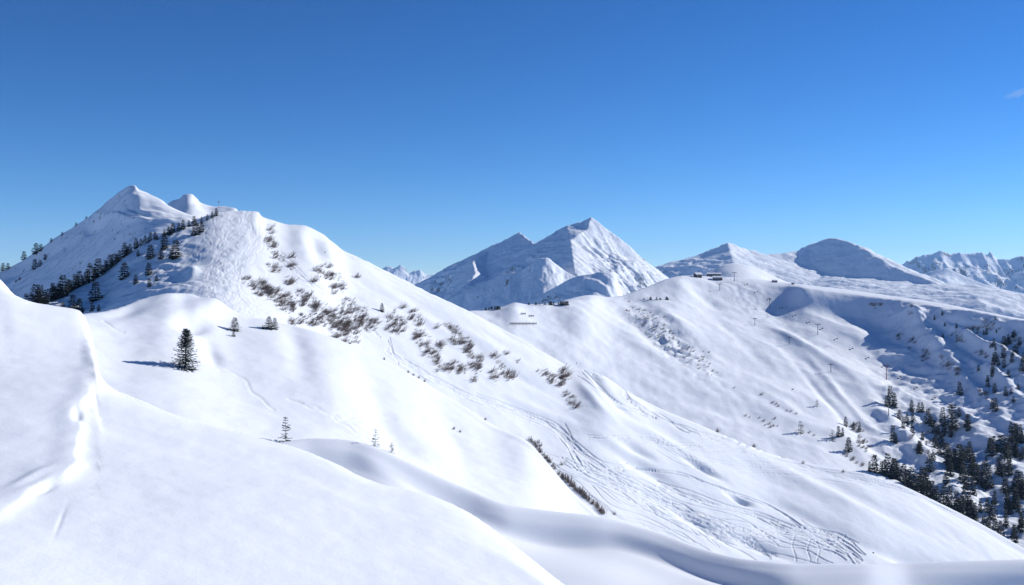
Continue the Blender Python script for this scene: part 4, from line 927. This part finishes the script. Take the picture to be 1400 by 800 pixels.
# tiny skiers: one continuous skinned body, skis and poles as parts
def skier_mesh():
    me = bpy.data.meshes.new('skier_body'); bmx = bmesh.new()
    J = [((0,0,.92),.13), ((0,.0,1.15),.14), ((0,-.02,1.42),.16), ((0,-.04,1.55),.06), ((0,-.06,1.68),.11), ((0,-.06,1.78),.09),
         ((.11,0,.88),.1), ((.14,-.08,.5),.075), ((.14,.02,.08),.06), ((-.11,0,.88),.1), ((-.14,-.08,.5),.075), ((-.14,.02,.08),.06),
         ((.21,-.02,1.42),.07), ((.3,-.1,1.18),.055), ((.3,-.32,1.08),.045), ((-.21,-.02,1.42),.07), ((-.3,-.1,1.18),.055), ((-.3,-.32,1.08),.045)]
    ed = [(0,1),(1,2),(2,3),(3,4),(4,5),(0,6),(6,7),(7,8),(0,9),(9,10),(10,11),(2,12),(12,13),(13,14),(2,15),(15,16),(16,17)]
    vs = [bmx.verts.new(j[0]) for j in J]
    for a, b in ed: bmx.edges.new((vs[a], vs[b]))
    bmx.to_mesh(me); bmx.free()
    o = bpy.data.objects.new('tmp', me); COL.objects.link(o); md = o.modifiers.new('s', 'SKIN')
    for i, j in enumerate(J): me.skin_vertices[0].data[i].radius = (j[1], j[1])
    me.skin_vertices[0].data[0].use_root = True
    sb = o.modifiers.new('u', 'SUBSURF'); sb.levels = 1
    dg = bpy.context.evaluated_depsgraph_get(); r_ = bpy.data.meshes.new_from_object(o.evaluated_get(dg)); bpy.data.objects.remove(o); return r_
SK = skier_mesh()
def skier(px, py, L, c, label, rz):
    p = hit(L, px, py); e = empty('person', p, label, 'person', None, rz)
    b = SK.copy(); b.materials.clear(); b.materials.append(plain('jacket', c, .8, .1)); obj('body', b, e)
    for s in (-.14, .14): boxes('ski', [((s, -.1, .02), (.09, 1.7, .04))], M_BLACK, e)
    for s in (-.34, .34):
        V, F = [], []; tri_prism_tube(V, F, (s, -.34, 1.12), (s, -.2, 0), .015, .012, 5); obj('ski_pole', mesh_np('ski_pole', V, F, [M_STEEL]), e)
skier(788, 498, E, (.3, .04, .04), 'skier in red on the basin slope just above the ski slope skyline', .6)
skier(648, 431, E, (.05, .05, .08), 'dark-clad skier on the flat saddle behind the ski slope', 1.2)
skier(998, 383.5, E, (.05, .05, .07), 'dark-clad skier standing right of the hilltop huts, left of two', .2)
skier(1003, 383.8, E, (.2, .05, .05), 'reddish-clad skier standing right of the hilltop huts, right of two', 2.0)
skier(962, 380.5, E, (.06, .05, .05), 'dark-clad skier between the small hut and the long lodge', 1.0)
skier(930, 379.5, E, (.06, .05, .05), 'dark-clad skier on the crest left of the hilltop huts', 1.0)

# small rock on the lower ski slope
def rock(px, py, w, L, label):
    p = hit(L, px, py); bmx = bmesh.new(); bmesh.ops.create_icosphere(bmx, subdivisions=2, radius=.5)
    r = random.Random(int(px))
    for v in bmx.verts: v.co *= r.uniform(.75, 1.15); v.co.z *= .7
    me = bpy.data.meshes.new('rock'); bmx.to_mesh(me); bmx.free(); me.materials.append(M_ROCK)
    o = obj('rock', me); s = w * p.y / FOC; o.scale = (s, s, s); o.location = p; tag(o, label, 'rock')
rock(1194, 756, 3, B, 'lone small dark rock on the lower ski slope')
rock(444.5, 345, 2.5, B, 'small dark rock poking out of the smooth snow high on the ski slope')

# the one wisp of cloud
bmx = bmesh.new(); bmesh.ops.create_icosphere(bmx, subdivisions=4, radius=1)
for v in bmx.verts:
    n_ = float(fbm(np.array([v.co.x * 1.7 + 5]), np.array([v.co.z * 1.7 + v.co.y]), 1, 3, 301)[0]); v.co *= 1 + .55 * n_
me = bpy.data.meshes.new('cloud'); bmx.to_mesh(me); bmx.free()
m = bpy.data.materials.new('cloud_vapour'); m.use_nodes = True; nt = m.node_tree
for nd in list(nt.nodes):
    if nd.type != 'OUTPUT_MATERIAL': nt.nodes.remove(nd)
pv = nt.nodes.new('ShaderNodeVolumePrincipled'); pv.inputs['Color'].default_value = (1, 1, 1, 1); pv.inputs['Density'].default_value = .0006
nt.links.new(pv.outputs['Volume'], [x for x in nt.nodes if x.type == 'OUTPUT_MATERIAL'][0].inputs['Volume']); me.materials.append(m)
o = obj('cloud', me); o.location = ((1391 - CX) / FOC * 26000, 26000, (CY - 128) / FOC * 26000); o.scale = (230, 200, 90); o.rotation_euler = (0, R(-20), 0)
tag(o, 'faint white wisp of cloud at the right edge of the sky', 'cloud')

# ------------------------------------------------------------------ the air
HAZE = True
if HAZE:
    V, F = [], []; box(V, F, (0, 0, (1100 - 1260) / 2), (48400, 48400, 1100 + 1260))
    m = bpy.data.materials.new('alpine_haze'); m.use_nodes = True; nt = m.node_tree
    for nd in list(nt.nodes):
        if nd.type != 'OUTPUT_MATERIAL': nt.nodes.remove(nd)
    pv = nt.nodes.new('ShaderNodeVolumePrincipled'); pv.inputs['Color'].default_value = (.40, .66, 1, 1); pv.inputs['Density'].default_value = 2.4e-5; pv.inputs['Anisotropy'].default_value = 0
    out = [x for x in nt.nodes if x.type == 'OUTPUT_MATERIAL'][0]; nt.links.new(pv.outputs['Volume'], out.inputs['Volume'])
    h = obj('haze', mesh_np('haze', V, F, [m], smooth=False)); tag(h, kind='stuff')
print('bushes', NB, 'objects', len(bpy.data.objects), 'tris', sum(len(m.polygons) for m in bpy.data.meshes) * 2)
